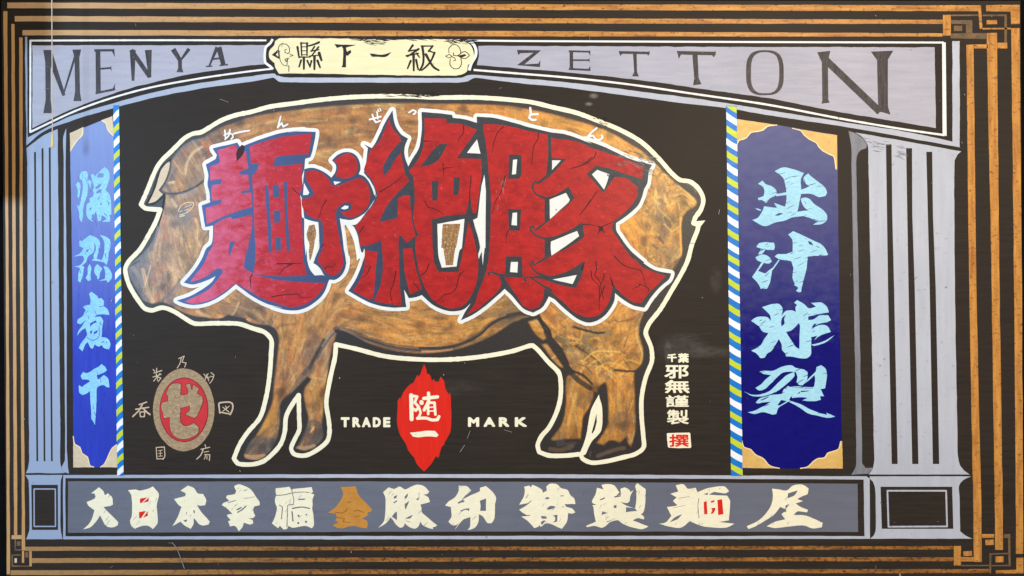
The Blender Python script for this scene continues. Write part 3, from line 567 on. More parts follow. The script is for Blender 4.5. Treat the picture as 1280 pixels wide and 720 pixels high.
# ---- the pig
pig = empty('pig', sign)
OUT = px('176.5,255.5 183,241 187.5,230 191,221 197.5,207.5 204,199 212,191.5 221,182.5 231.5,172.5 242,167 251,165.6 261,160 276,151 295,144 314,140 335,134 370,129 400,125 432,122 470,120.5 507,120.5 545,122 595,122 640,125 665,128 690,134 720,141 747,151 775,162.5 802,178 825,200 840,217 850,225 862,227 873,236 879,250 876,262 869,272 866.5,279 873,281 872,287 865,305 859,327 850,345 840,362 825,387 811,405 807,415 814,435 815,450 807,472 802,497 802,522 804,545 804,560 795,567 777,572 755,577 738,578 728,573 725.5,567.5 705,569.5 685,569 674,565 672,557 677,545 685,536 695,517 700,500 701,480 699,467 685,452 672,437 666,432 640,439 600,446 557,449.5 520,449 480,445 445,436 420,430.5 419,445 412,477 408,505 411,525 412,540 410,550 397,562 380,569.5 367,567 364,561 369,548 374,538 374,520 373.5,494 367,503 358,520 356,540 351,555 341,567 330,576 318,580 297,579 292.5,573 300,555 310,540 325,522 332,500 337,470 339,442 339,424 332,416 315,410 300,405 270,404 242,404 230,397 217,389 203,384.5 190,388 182,386 172,374 160,352 157,335 161,327 175,312 187,292 195,277 200.5,262 190,261.5 181,260')
outline_w = [5.6] * len(OUT)
ch = [Z((640, 360, 4), '435,532 450,600 442,720') + Z((640, 540, 4), '400,45 366,112 345,122 338,112 356,66 374,0') + Z((640, 360, 4), '395,610')]
gap = Z((640, 360, 4), '422,628 424,668 414,708') + Z((640, 540, 4), '402,8 398,2') + Z((640, 360, 4), '410,680')
o = film('outline', stroke(OUT, outline_w, True, True, True, 0.22, 55) + [brush(p, .2) for p in ch] + [px('866,277 881.5,275.5 872,288')], [gap], 4, M['cream'], pig)
# painted body: brush strokes laid over a dark ground, stored on a fine mesh
STEP = 1.0; GX0, GY0, GX1, GY1 = 154, 118, 882, 582
gx = np.arange(GX0, GX1, STEP); gy = np.arange(GY0, GY1, STEP); NX, NY = len(gx), len(gy)
PXX, PYY = np.meshgrid(gx, gy); P2 = np.c_[PXX.ravel(), PYY.ravel()]
def mask(poly, feather=1.1):
    poly = np.array(smooth(poly, True, 60, 3)); mlo, mhi = poly.min(0) - 4, poly.max(0) + 4
    sel = np.nonzero((P2[:, 0] > mlo[0]) & (P2[:, 0] < mhi[0]) & (P2[:, 1] > mlo[1]) & (P2[:, 1] < mhi[1]))[0]
    q = P2[sel]; ins = inside(poly, q); d = np.full(len(q), 1e9)
    for a, b in zip(poly, np.roll(poly, -1, 0)):
        ab = b - a; t = np.clip(((q - a) @ ab) / (ab @ ab + 1e-9), 0, 1)
        d = np.minimum(d, np.hypot(*(q - a - t[:, None] * ab).T))
    out = np.zeros(len(P2)); out[sel] = np.clip(0.5 + np.where(ins, d, -d) / (2 * feather), 0, 1)
    return out.reshape(NY, NX)
body = px('213.7,201 220,192 230,181 242,174 251,172.7 261,167 276,159 295,152 307,147.5 330,142.5 345,140 395,134 445,130 495,128 545,129 595,130 640,132.5 677,139 715,149 740,156 765,166 787,179 802,188 815,200 830,215 847,230 860,240 871,251 870,257 857,266 852,277 852,300 852,318 846,332 830,352 812,375 805,390 800,405 799,417 804,435 804,447 800,458 794,463 794,500 795,538 792,549 789,559 785,555 783,546 775,554 767,551 761,551 755,557 745,554 751,546 759,531 760,515 759,490 757,478 750,482 747,491 742,490 742,496 737,509 729,522 728,531 726,549 710,549 690,551 688,549 701,532 705,520 707,502 707,480 709,470 718,466 707,450 704,439 689,422 682,409 675,394 655,398 640,404 615,420 570,437 532,442 495,439 460,429 430,414 421,416 414,442 409,472 405,510 403,531 404,546 392,560 382,564 370,560 375,552 380,540 385,525 381,505 380,487 389,474 384,471 367,489 352,502 350,527 346,549 336,566 330,571 320,575 306,572 305,569 310,556 321,542 332,522 340,502 342,480 346,450 348,425 346,414 336,407 322,406 305,400 285,394 275,399 257,397 242,395 225,389 209,381 204,378 189,380 180,377 174,367 165,352 160,340 160,330 169,325 181,314 191,300 197,282 204,262 206,245 202,240 208,222')
knob = px('660,402 675,396 680,405 684.5,415 684,422 679,426 672,421 665,412'); sliver = px('676,430 684,429 696,446 706,460 702,460 692,452 686,444')
BM = np.maximum.reduce([mask(body, 0.8), mask(knob, 0.7), mask(sliver, 0.7)])
CTL = [(240,200,160,122,88),(215,225,140,116,98),(225,235,170,128,82),(222,270,150,126,112),(212,300,178,142,112),(215,340,182,148,118),(235,310,172,134,92),(175,345,112,106,112),(168,330,100,98,108),(185,365,120,108,104),(195,372,190,142,106),
 (205,380,110,96,92),(240,388,160,116,72),(275,385,186,132,76),(300,395,130,100,82),(255,175,120,96,80),(300,155,176,124,74),(330,150,170,122,70),(400,145,168,116,64),(455,150,176,124,70),(480,160,160,108,60),(520,150,172,118,66),(570,140,186,128,64),(640,142,196,138,66),
 (700,155,200,142,64),(745,165,224,162,72),(780,185,216,152,70),(820,205,222,166,84),(850,250,236,180,92),(830,240,200,152,88),(800,260,222,164,76),(790,290,222,160,70),(830,280,170,132,88),(846,300,216,160,76),(840,325,150,120,90),
 (395,400,196,142,84),(370,420,206,148,82),(360,440,204,146,80),(350,470,176,124,80),(365,470,160,112,84),(390,440,130,104,96),(398,430,150,116,100),(345,500,176,122,66),(335,530,192,136,62),(325,552,110,92,78),(330,562,84,74,72),(318,570,180,136,98),(395,490,190,136,78),(395,520,176,128,84),(392,540,96,88,88),(385,556,84,80,80),(380,562,150,124,100),
 (430,405,190,136,82),(470,420,194,138,78),(520,425,196,140,74),(560,420,190,134,72),(600,405,204,150,80),(640,400,120,98,76),(690,395,210,146,68),(740,420,192,134,62),(780,400,216,154,76),(735,440,150,122,78),(770,440,202,140,60),(795,440,190,134,70),(715,450,176,126,74),(755,470,206,142,58),(725,500,188,132,64),(715,540,196,138,62),(705,548,140,104,66),(775,500,200,138,60),(780,530,150,112,70),(765,545,190,132,58),(672,415,200,140,66),(690,440,170,122,80)]
ctl = np.array(CTL, float); colv = np.array([lin(c[2:]) for c in ctl])
base_c = np.zeros((NY * NX, 3)); wsum = np.zeros(NY * NX)
for (cx, cy, *_), cv in zip(ctl, colv):
    wgt = 1.0 / ((P2[:, 0] - cx) ** 2 + (P2[:, 1] - cy) ** 2 + 60) ** 1.6
    base_c += wgt[:, None] * cv; wsum += wgt
base_c = (base_c / wsum[:, None]).reshape(NY, NX, 3)
ANG = np.array([(240,200,60),(215,300,80),(200,350,95),(235,330,70),(280,390,20),(300,155,-18),(400,140,-8),(520,145,0),(640,142,10),(740,165,25),(800,200,45),(850,250,70),(830,290,100),(790,290,60),(370,430,100),(340,500,110),(325,550,130),(395,500,88),(400,440,115),(470,420,10),(560,430,-5),(640,400,-15),(700,400,40),(740,430,35),(780,410,140),(790,450,150),(720,500,92),(775,500,90)], float)
def angle(x, y):
    wg = 1 / ((ANG[:, 0] - x) ** 2 + (ANG[:, 1] - y) ** 2 + 80) ** 1.5; a = np.radians(ANG[:, 2]) * 2
    return 0.5 * math.atan2((wg * np.sin(a)).sum(), (wg * np.cos(a)).sum())
img = base_c.copy()
def dab(pts, width, color, alpha, bristle=True):
    """soft tapered brush stroke along a polyline"""
    pts = np.asarray(pts, float); lo = pts.min(0) - width - 2; hi = pts.max(0) + width + 2
    i0, i1 = max(0, int((lo[0] - GX0) / STEP)), min(NX, int((hi[0] - GX0) / STEP) + 2)
    j0, j1 = max(0, int((lo[1] - GY0) / STEP)), min(NY, int((hi[1] - GY0) / STEP) + 2)
    if i1 <= i0 or j1 <= j0: return
    qx = PXX[j0:j1, i0:i1]; qy = PYY[j0:j1, i0:i1]; d = np.full(qx.shape, 1e9); sgn = np.zeros(qx.shape)
    for a, b in zip(pts, pts[1:]):
        ab = b - a; L2 = ab @ ab + 1e-9; t = np.clip(((qx - a[0]) * ab[0] + (qy - a[1]) * ab[1]) / L2, 0, 1)
        dx, dy = qx - a[0] - t * ab[0], qy - a[1] - t * ab[1]; dd = np.hypot(dx, dy)
        s = (dx * -ab[1] + dy * ab[0]) / math.sqrt(L2); m = dd < d; d = np.where(m, dd, d); sgn = np.where(m, s, sgn)
    al = alpha * np.clip((width / 2 - d) / 1.2 + 0.5, 0, 1)
    if bristle: al = al * (0.62 + 0.38 * np.sin(sgn * 3.1 + rng.uniform(0, 6)))
    img[j0:j1, i0:i1] = img[j0:j1, i0:i1] * (1 - al[..., None]) + np.asarray(color) * al[..., None]
inb = np.argwhere(BM > 0.5)
def blur(a, r):
    k = np.ones(2 * r + 1) / (2 * r + 1)
    a = np.apply_along_axis(lambda v: np.convolve(v, k, 'same'), 1, a)
    return np.apply_along_axis(lambda v: np.convolve(v, k, 'same'), 0, a)
for k in range(7500):
    j, i = inb[rng.integers(len(inb))]; x, y = gx[i], gy[j]
    rump = (x > 800 and y < 345) or (y > 395 and x > 690 and y < 478)
    a = angle(x, y) + rng.normal(0, 0.7 if rump else 0.16); L = rng.uniform(8, 38) * (0.6 if rump else 1)
    cv = rng.normal(0, 0.10) * (3 if rump else 1); bc = base_c[j, i]
    u = rng.random()
    if u < 0.30: c2 = bc * np.array((1.38, 1.30, 1.18)) * (1 + 0.2 * rng.random())
    elif u < 0.56: c2 = bc * np.array((0.50, 0.50, 0.56))
    elif u < 0.62: c2 = np.array(lin((234, 196, 134))) * 0.9
    elif u < 0.69: c2 = np.array(lin((104, 92, 94)))
    elif u < 0.75: c2 = np.array(lin((206, 118, 46)))
    else: c2 = bc * rng.uniform(0.8, 1.2)
    dx, dy = math.cos(a), math.sin(a)
    pts = [(x + dx * L * t + -dy * cv * L * t * t, y + dy * L * t + dx * cv * L * t * t) for t in (-.5, -.17, .17, .5)]
    wd_ = rng.uniform(1.0, 2.2) if rng.random() < .45 else rng.uniform(2.5, 7)
    dab(pts, wd_, c2, rng.uniform(0.25, 0.6) if wd_ < 2.3 else rng.uniform(0.16, 0.46))
mot = blur(blur(rng.random((NY, NX)), 5), 3); mot = (mot - mot.mean()) / mot.std()
mo2 = blur(blur(rng.random((NY, NX)), 11), 7); mo2 = (mo2 - mo2.mean()) / mo2.std()
img = img * (1 - 0.36 * np.clip(mot + .4 * mo2 - .35, 0, 1.4))[..., None]
gk = np.clip(-mo2 - .5, 0, 1)[..., None] * .42; img = img * (1 - gk) + np.array(lin((128, 108, 92))) * gk
gh = np.clip(-mot - .7, 0, 1)[..., None] * .4; img = img * (1 - gh) + base_c * np.array((1.4, 1.34, 1.2)) * gh
rb = inb[((gx[inb[:, 1]] > 800) & (gy[inb[:, 0]] < 345)) | ((gy[inb[:, 0]] > 395) & (gx[inb[:, 1]] > 690) & (gy[inb[:, 0]] < 478)) | ((gy[inb[:, 0]] > 395) & (gx[inb[:, 1]] > 265) & (gx[inb[:, 1]] < 350) & (gy[inb[:, 0]] < 412))]
for k in range(620):
    j, i = rb[rng.integers(len(rb))]; x, y = gx[i], gy[j]; a = angle(x, y) + rng.normal(0, .9); L = rng.uniform(4, 15); cv = rng.normal(0, .5)
    c2 = [lin((244, 196, 106)), lin((96, 78, 62)), lin((74, 60, 50)), lin((214, 140, 58)), lin((150, 128, 110))][rng.integers(5)]
    dx, dy = math.cos(a), math.sin(a)
    dab([(x + dx * L * t - dy * cv * L * t * t, y + dy * L * t + dx * cv * L * t * t) for t in (-.5, -.17, .17, .5)], rng.uniform(.9, 3.2), c2, rng.uniform(.2, .5), True)
edge = np.clip((blur(BM, 2) - 0.42) / 0.5, 0, 1) + 0.22 * (blur(rng.random((NY, NX)), 2) - .5) * 4
img = img * (0.42 + 0.58 * np.clip(edge, 0, 1))[..., None]
# fine dry-brush grain
gr = rng.normal(0, 1, (NY, NX)); gr = (gr + np.roll(gr, 1, 1) + np.roll(gr, 1, 0) + np.roll(gr, -1, 0)) / 2
img *= np.clip(1 + 0.06 * gr, 0.6, 1.5)[..., None]
DK = lin((44, 38, 36)); GP = lin((96, 86, 96)); LT = lin((228, 196, 152)); GO = lin((238, 186, 92)); GR = lin((120, 116, 120)); PK = lin((214, 190, 182))
def F(t, s, wd, col, al=.8, br=True): dab(smooth(Z(t, s), False, 80, 3), wd * 1.08, col, min(1, al * 1.05), br and col is not DK)
H1, H2, H3 = (150, 170, 8), (150, 250, 8), (150, 330, 8); G1, G2 = (280, 400, 8), (280, 490, 8); K1, K2 = (660, 380, 8), (660, 490, 8)
# head and ear
F(H1, '560,200 640,110 760,50 850,30', 4, GR, .5); F(H1, '820,110 740,160 680,250 650,380', 3, LT, .55); F(H1, '600,320 590,420 560,520', 7, lin((186,138,86)), .5)
F(H1, '560,330 500,450 460,510', 4, GP, .45); F(H1, '780,350 800,430 700,500', 8, lin((140,120,104)), .5); F(H1, '490,470 540,460', 3, LT, .6)
F(H1, '390,545 450,570 540,578 650,555 760,505 855,435', 2.2, DK, .95, False); F(H1, '430,570 560,590 650,570', 2.0, GP, .8); F(H1, '508,240 500,330 460,450 390,545', 1.8, DK, .9, False)
F(H1, '600,600 680,590 760,540', 7, lin((176,160,148)), .5); F(H1, '700,640 800,560', 8, lin((160,120,90)), .5); F(H1, '520,640 560,700', 4, LT, .45)
F(H2, '590,140 640,180 700,150', 9, GR, .6); F(H2, '600,220 640,190', 10, lin((130,122,120)), .5); F(H2, '760,190 780,260 775,400 800,460', 3.2, lin((226,186,138)), .6); F(H2, '870,330 800,440 760,560', 4, lin((212,168,116)), .5); F(H2, '880,330 830,400', 3, lin((104,84,66)), .7)
F(H2, '430,120 400,250 360,400 340,560', 3.4, lin((196,160,132)), .5); F(H2, '380,270 300,480 180,590 90,660', 5, lin((104,106,118)), .85); F(H2, '60,690 120,650 200,610', 2, DK, .7); F(H2, '250,610 160,680 120,700', 8, GR, .6)
F(H3, '90,40 120,160 200,290 260,380', 8, lin((104,102,110)), .85); F(H3, '130,40 200,130 230,220', 5, lin((150,146,148)), .5); F(H3, '230,60 260,180 290,300 330,380', 5, LT, .45); F(H3, '600,150 520,270 430,360 330,405', 2.4, lin((84,74,76)), .8); F(H3, '620,170 560,260 460,350', 5, lin((132,120,120)), .6)
F(H3, '240,380 320,412 420,400 520,430 640,500 760,540', 3.0, DK, .75); F(H3, '560,440 700,500 840,515 960,480', 4, lin((186,138,84)), .55); F(H3, '1020,440 1080,500 1200,540', 7, lin((110,94,84)), .6); F(H3, '980,520 1060,540 1130,500 1190,380', 2, LT, .5); F(H3, '1000,560 1100,540 1250,560', 4, DK, .7)
# fore legs
F(G1, '430,60 520,90 560,60 700,40', 3, lin((120,96,78)), .6); F(G1, '560,80 580,160 560,260', 3, lin((232,184,120)), .4); F(G1, '1130,80 1050,200 960,300 880,430 800,540', 5, GP, .75); F(G1, '1000,200 930,330 860,480', 4, DK, .65); F(G1, '1090,170 1000,300 950,400', 2, lin((178,154,140)), .6); F(G1, '1140,70 1060,150 980,260', 2, lin((176,156,150)), .55)
F(G1, '870,480 800,560 720,660 680,720', 9, lin((98,84,82)), .75); F(G1, '1040,350 1000,480 980,600', 4, lin((170,140,116)), .5); F(G1, '890,575 980,590', 1.5, lin((220,178,128)), .7); F(G1, '660,480 700,600 640,720', 3, lin((206,160,104)), .5)
F(G2, '520,40 500,160 440,280 340,420', 4, lin((206,150,66)), .5); F(G2, '560,100 540,300 520,440', 3, lin((120,104,96)), .7); F(G2, '260,520 380,490 520,470', 5, lin((92,86,88)), .8); F(G2, '250,580 400,560 500,520', 12, lin((78,72,76)), .75); F(G2, '460,460 440,560 460,600', 4, lin((120,106,100)), .6); F(G2, '215,645 300,655 400,645', 6, lin((190,146,110)), .9)
F(G2, '820,330 900,300 980,360', 6, lin((90,82,84)), .7); F(G2, '800,400 900,430 980,400', 10, lin((76,74,80)), .75); F(G2, '760,480 860,500 960,470', 8, lin((92,88,90)), .7); F(G2, '730,560 820,560 900,540', 4, lin((178,150,126)), .85); F(G2, '870,400 900,350', 2, LT, .6)
# belly line
F((320, 360, 4), '400,215 480,235 560,262 680,300 820,316', 3.4, DK, .9, False); F((320, 360, 4), '820,302 940,300 1040,276 1120,232 1180,178 1230,152 1290,138', 3.0, DK, .85, False)
F((640, 360, 4), '-20,140 40,128 100,132', 5, DK, .8, False); F((640, 360, 4), '30,165 110,170', 4, lin((196, 142, 74)), .7); F((640, 360, 4), '100,215 60,205 0,215', 5, lin((150, 112, 66)), .7)
F(K1, '100,110 150,190 210,260 250,400 340,480 400,600', 3.2, DK, .9, False); F(K1, '280,350 350,380 370,440', 6, lin((60, 52, 46)), .8); F(K1, '420,660 560,720 640,800', 3.0, DK, .8, False)
F((320, 360, 4), '395,205 470,215 560,252 660,285 780,300 900,302 1000,288 1100,240 1180,175 1280,140', 4.5, lin((70,62,66)), .8); F((320, 360, 4), '420,200 560,265 700,305 850,318 980,308', 1.6, lin((196,160,136)), .7); F((320, 360, 4), '1000,300 1120,262 1280,238', 5, lin((110,92,78)), .6)
F((640, 360, 4), '0,150 60,150 120,140', 9, lin((88,76,66)), .75); F((640, 360, 4), '130,150 180,230 250,310', 3, DK, .9); F((640, 360, 4), '170,220 230,330 330,460 390,500', 6, DK, .75)
# hind quarter
F(K1, '330,330 400,420 470,560', 8, lin((136,116,84)), .6); F(K1, '560,330 700,300 820,300', 6, lin((140,122,88)), .7); F(K1, '580,380 620,470', 8, lin((120,108,84)), .6); F(K1, '480,420 600,500 720,590', 2, DK, .6); F(K1, '460,230 560,260 700,290 760,285', 2.4, DK, .85)
for s in ('560,560 660,480 800,470 920,480', '600,620 700,560 780,640 900,560', '700,700 760,600 880,600 1000,660', '880,640 1000,560 1120,600 1140,500 1090,350', '400,330 520,360 540,300', '680,650 720,620 840,690'): F(K1, s, 1.6, GO, .75)
for s in ('640,600 720,600', '960,560 1000,620', '800,620 860,660', '900,180 1060,150', '1000,320 960,420', '500,600 600,640 640,700'): F(K1, s, 2.4, lin((104,82,64)), .7)
F(K1, '870,660 1000,672 1150,670', 2.5, DK, .8); F(K1, '1140,600 1150,520 1100,360 1085,240 1160,90', 1.2, lin((214,182,140)), .7)
F(K2, '600,60 560,150 500,120 540,40', 6, lin((112,96,72)), .6); F(K2, '480,20 440,160 400,330', 4, GO, .4); F(K2, '880,300 940,220 1010,260 960,360', 8, lin((120,100,78)), .65); F(K2, '900,40 920,180', 5, GO, .35); F(K2, '1000,420 1040,500 1060,400', 2, lin((190,160,120)), .6)
# rump scribbles
RP = (760, 180, 8); RQ = (640, 180, 4)
for s in ('480,480 500,600 470,700', '560,500 600,620 700,560 720,660', '700,420 820,520 880,590', '540,300 640,330 760,440', '640,520 760,500 860,600'): F(RP, s, 2, lin((250, 206, 116)), .6)
F(RQ, '740,290 740,360 770,420 750,470', 9, lin((128, 106, 96)), .75); F(RQ, '770,370 790,410', 5, lin((90, 70, 56)), .8); F(RQ, '735,470 755,495', 3, lin((84, 66, 52)), .8); F(RQ, '760,530 800,560 820,480', 9, lin((150, 120, 92)), .6); F(RQ, '845,370 845,460 850,560', 3, lin((236, 176, 82)), .9, False); F(RQ, '720,230 715,280 735,300', 3, lin((250, 206, 120)), .6)
F(RQ, '790,380 740,330 700,260', 1.6, lin((240, 196, 110)), .7); F(RQ, '850,400 800,440 760,400', 1.8, lin((246, 200, 110)), .6); F(RP, '420,90 470,180 520,240', 3, GO, .8); F(RP, '520,460 560,400 540,560', 4, lin((150,122,100)), .6)
img = base_c * np.clip(img / np.maximum(base_c, 1e-4), 0.02, 4) ** 1.45
warm = np.clip((PXX - 230) / 160, 0, 1)[..., None]
img = img * (np.array((1.02, .98, .88)) * (1 - warm) + np.array((.98, .93, .68)) * warm)
BLK = np.array(lin((36, 30, 26)))
img = img * BM[..., None] + BLK * (1 - BM[..., None])
# hooves painted on the dark ground
for t, s, wd, c_, al in ((K2, '220,570 330,580 440,540', 5, (120, 92, 62), .7), (K2, '300,500 350,490', 5, (84, 74, 92), .6), (K2, '700,640 800,600 900,570 960,560', 5, (126, 98, 70), .65), (K2, '720,625 830,600', 3, (92, 76, 64), .8), (K2, '620,640 625,600', 2, (110, 100, 84), .6), (K2, '420,570 470,510 300,530', 4, (90, 80, 70), .5)):
    dab(smooth(Z(t, s), False, 80, 3), wd, lin(c_), al)
# highlights in the black edge under the rump
F(RP, '790,390 850,430 880,480', 3, lin((110, 92, 88)), .5, False)
inn = inside(np.array(smooth(OUT, True, 55, 3)), P2).reshape(NY, NX)
cell = inn[:-1, :-1] & inn[1:, :-1] & inn[:-1, 1:] & inn[1:, 1:]
jj, ii = np.nonzero(cell); idx = np.arange(NY * NX).reshape(NY, NX)
fc = np.c_[idx[jj, ii], idx[jj + 1, ii], idx[jj + 1, ii + 1], idx[jj, ii + 1]]
us = np.unique(fc); mp_ = -np.ones(NY * NX, int); mp_[us] = np.arange(len(us))
vv = np.c_[(P2[us, 0] - 640) * S, np.full(len(us), -LAY * 1), (360 - P2[us, 1]) * S + ZC]
me = bpy.data.meshes.new('body'); me.from_pydata(vv.tolist(), [], mp_[fc].tolist()); me.update()
ca = me.color_attributes.new('paint', 'FLOAT_COLOR', 'POINT')
ca.data.foreach_set('color', np.c_[np.clip(img.reshape(-1, 3)[us], 0, 1), np.ones(len(us))].astype(np.float32).ravel())
m, nt, bs = nodes('pig_brushwork')
at = nt.nodes.new('ShaderNodeVertexColor'); at.layer_name = 'paint'; co = nt.nodes.new('ShaderNodeTexCoord').outputs['Object']
f = noise(nt, co, 160, (1, 1, 1), 4, .7); colr = mix(nt, ramp(nt, f, 0.4, .75, 0, .18), at.outputs['Color'], lin((70, 56, 44)))
nt.links.new(colr, bs.inputs['Base Color']); bs.inputs['Roughness'].default_value = .46
bp = nt.nodes.new('ShaderNodeBump'); bp.inputs['Strength'].default_value = .25; bp.inputs['Distance'].default_value = .002
nt.links.new(f, bp.inputs['Height']); nt.links.new(bp.outputs[0], bs.inputs['Normal'])
link('body', me, pig, m)
film('inner_ear', [brush(Z(H1, '492,255 500,270 480,370 450,450 385,540 430,585 350,655 285,672 320,600 380,420 410,340 450,285'), .15)], [], 2, M['leaf_l'], pig)
film('ear_edge', stroke(Z(H1, '512,232 455,272 410,325 380,400 340,530 270,680'), [1.2, 2, 2.4, 2.6, 2.8, 2.4], False, True, True, .1) + stroke(Z(H1, '262,682 330,680 390,640 440,590'), [2.6, 2.2, 2, 2.6], False, True) + stroke(Z(H1, '444,585 440,650 428,720 404,830 384,900'), [2.6, 2.4, 2, 1.5, 1], False, True), [], 3, M['ink'], pig)
eye = lines('eye', H2, [('582,115 610,60 660,28 735,25 740,45 710,95 660,130 600,150', 1.1), ('600,120 650,80 710,50', .9), ('640,100 690,95 715,60', .8), ('600,165 645,155', 1.6)], 2, 'leaf_l', pig)
lines('pupil', H2, [('625,100 670,75 715,62', .9), ('615,130 660,120', .8)], 3, 'slate', eye)

# ---- the red title
A, B, C, Dt, E, Ft = (220, 140, 8), (220, 230, 8), (210, 310, 8), (340, 160, 8), (340, 240, 8), (340, 310, 8)
Ht, It, Jt, Kt, Lt, Mt, Nt, Ot, Qt = (450, 130, 8), (450, 220, 8), (440, 310, 8), (580, 130, 8), (580, 220, 8), (580, 310, 8), (700, 150, 8), (680, 240, 8), (680, 320, 8)
G_men = Z(A, '370,365 615,305 632,335 650,360 690,335 860,270 1060,210 1280,185', Dt, '150,45 300,36 440,40 432,110 400,250 385,295 335,310 322,420 300,500 305,580 285,680', E, '290,60 300,250 325,268 330,500 345,640', Ft, '345,0 355,120 378,205 422,268 520,275 575,312 560,350 545,400 490,490 420,550 340,598 230,625 120,615 0,580', C, '1150,600 1000,560 860,490 760,420 680,360 600,430 480,510 380,550 260,570 150,550 90,525 200,490 300,440 380,390 450,330 480,280 420,310 330,345 240,365 160,345 230,270 300,180 350,90 390,0', B, '355,600 372,500 372,415 295,430 260,215 345,185 340,100 318,0', A, '325,640 300,525 400,470 412,430')
R_men = [Z(A, '415,385 605,325 618,400 660,415 700,390 715,500 728,562 630,602 642,626 725,625 735,720', B, '738,58 650,76 660,96 755,85 765,232 620,272 480,325 330,395 310,400 300,240 440,200 460,180 455,155 365,170 355,90 362,12 455,0', A, '455,668 345,690 345,545 440,510 440,480'),
  Z(B, '385,410 480,350 555,330 565,356 762,305 765,420 730,600 710,720', C, '790,0 760,200 850,252 905,272 1050,310 1280,338', Ft, '200,340 535,350 500,420 410,515 300,575 200,590 60,562 0,545', C, '1130,560 960,510 830,440 700,362 680,352 590,420 470,500 350,545 250,555 170,532 260,495 400,420 480,340 550,240 540,210 500,205 420,260 330,310 220,340 300,240 370,140 410,40', B, '360,640 380,500'),
  Z(A, '740,345 900,290 1100,245 1280,230', Dt, '200,70 395,60 385,160 370,265 200,270 40,290 10,390 150,375 305,360 300,480 303,600 272,660', E, '290,80 300,300 310,500 312,720', Ft, '322,150 350,277 180,282', C, '1150,285 905,266 860,260 875,100 875,0', B, '790,500 778,200 768,0', A, '765,630 790,620 838,520 752,520')]
S_men = [Z(B, '545,575 595,570 560,660 540,720', C, '620,80 608,60'), Z(B, '890,15 925,20 945,300 965,680 930,690 915,400'), Z(B, '970,15 1030,10 1035,138 975,140'), Z(B, '980,270 1045,265 1046,380 985,390'), Z(B, '990,535 1050,530 1052,664 1000,666'), Z(B, '1080,-20 1115,-20 1120,300 1145,670 1110,670 1092,300')]
G_ya = Z(Dt, '325,412 400,398 480,420 545,455 595,497 640,430 640,370 600,325 660,270 750,240 830,265 875,330 885,420 868,462 905,475 960,520 1000,590 1040,680', E, '1035,60 1000,120 940,200 850,260 790,280 740,276 680,265 700,400 725,600 745,720', Ft, '745,100 735,200 690,280 620,320 575,315 520,270 480,200 415,155 450,60 475,0', E, '476,480 466,300 380,286 325,262 300,60', Dt, '280,660 310,560')
R_ya = [Z(Dt, '340,440 420,425 500,450 570,520 600,577 640,580 760,540 850,505 900,505 960,570 990,680', E, '985,30 970,120 910,200 820,250 740,245 690,205 740,192 790,180 805,150 785,110 730,103 650,160 640,250 665,400 700,600 715,720', Ft, '715,100 700,200 650,260 600,280 550,255 500,180 460,130 480,40', E, '500,620 515,450 500,300 480,275 420,265 340,210 300,120 300,70 360,66 412,30', Dt, '425,650 390,590 340,500'),
  Z(Dt, '620,325 680,285 760,255 820,285 855,350 860,410 830,470 780,500 700,505 640,480 660,420 655,360')]
G_ze = Z(Ht, '40,405 120,440 150,400 200,300 250,190 325,65 332,130 360,230 420,310 480,345 450,430 450,530 485,625 520,560 580,460 610,350 620,200 615,80 750,90 920,110 930,140 1050,155 1170,188 1225,190 1240,720', It, '1215,100 1175,420 1130,440 1165,560 1200,720', Jt, '1262,60 1285,200 1270,400 1180,560 1120,610 1000,635 880,605 800,560 700,470 640,490 570,500 520,415 545,590 400,595 190,550 0,450', Ft, '765,430 850,290 910,140 930,60 925,0', E, '900,640 880,540 860,440 820,350 800,330 880,280 930,220 1000,130 1040,50', Dt, '1045,680 1020,590 960,500 920,450 940,350 960,200')
R_ze = [Z(Ht, '645,330 645,140 860,150 870,190 1020,205 1172,260 1100,360 968,545 1215,550 1212,720', It, '1195,150 1160,370 1130,372 1115,300 1102,200 1060,380 850,402 720,435 725,720', Jt, '812,20 830,170 870,240 1060,240 1095,120 1112,0', It, '1040,720 1085,460 1125,560 1160,720', Jt, '1245,20 1265,150 1250,330 1190,480 1120,570 1000,605 880,570 780,480 700,330 650,130 632,0', It, '555,700 555,622 590,592 560,540 532,400 546,300 545,100 528,0', Ht, '520,706 500,690 490,670 560,590 620,470'),
  Z(Ht, '90,480 120,450 200,370 240,280 290,155 325,240 405,345 410,480 440,640 458,715', It, '480,18 492,48 440,110 340,210 260,320 195,460 380,420 380,230 430,200 500,195 510,350 540,530 555,602 468,670 415,600 392,590 385,720', Jt, '468,30 475,300 495,575 410,565 220,535 290,350 310,200 302,0', It, '215,645 100,690 20,702', E, '890,545 872,430 830,345 920,250 1040,90 1058,30', Dt, '1050,640 1000,520 920,420 950,320 985,220'),
  Z(Jt, '130,20 255,40 240,200 215,500 170,515 10,425 80,320 120,200'), Z(Jt, '510,10 600,0 640,200 700,410 580,465 530,250')]
S_ze = [Z(Ht, '405,375 300,500 225,640 245,715 290,670 350,560 400,500 440,380'), Z(Ht, '760,430 800,405 880,400 760,580 600,640 650,570'), Z(It, '715,55 785,50 775,245 725,250'), Z(It, '940,15 1000,15 985,190 930,190')]
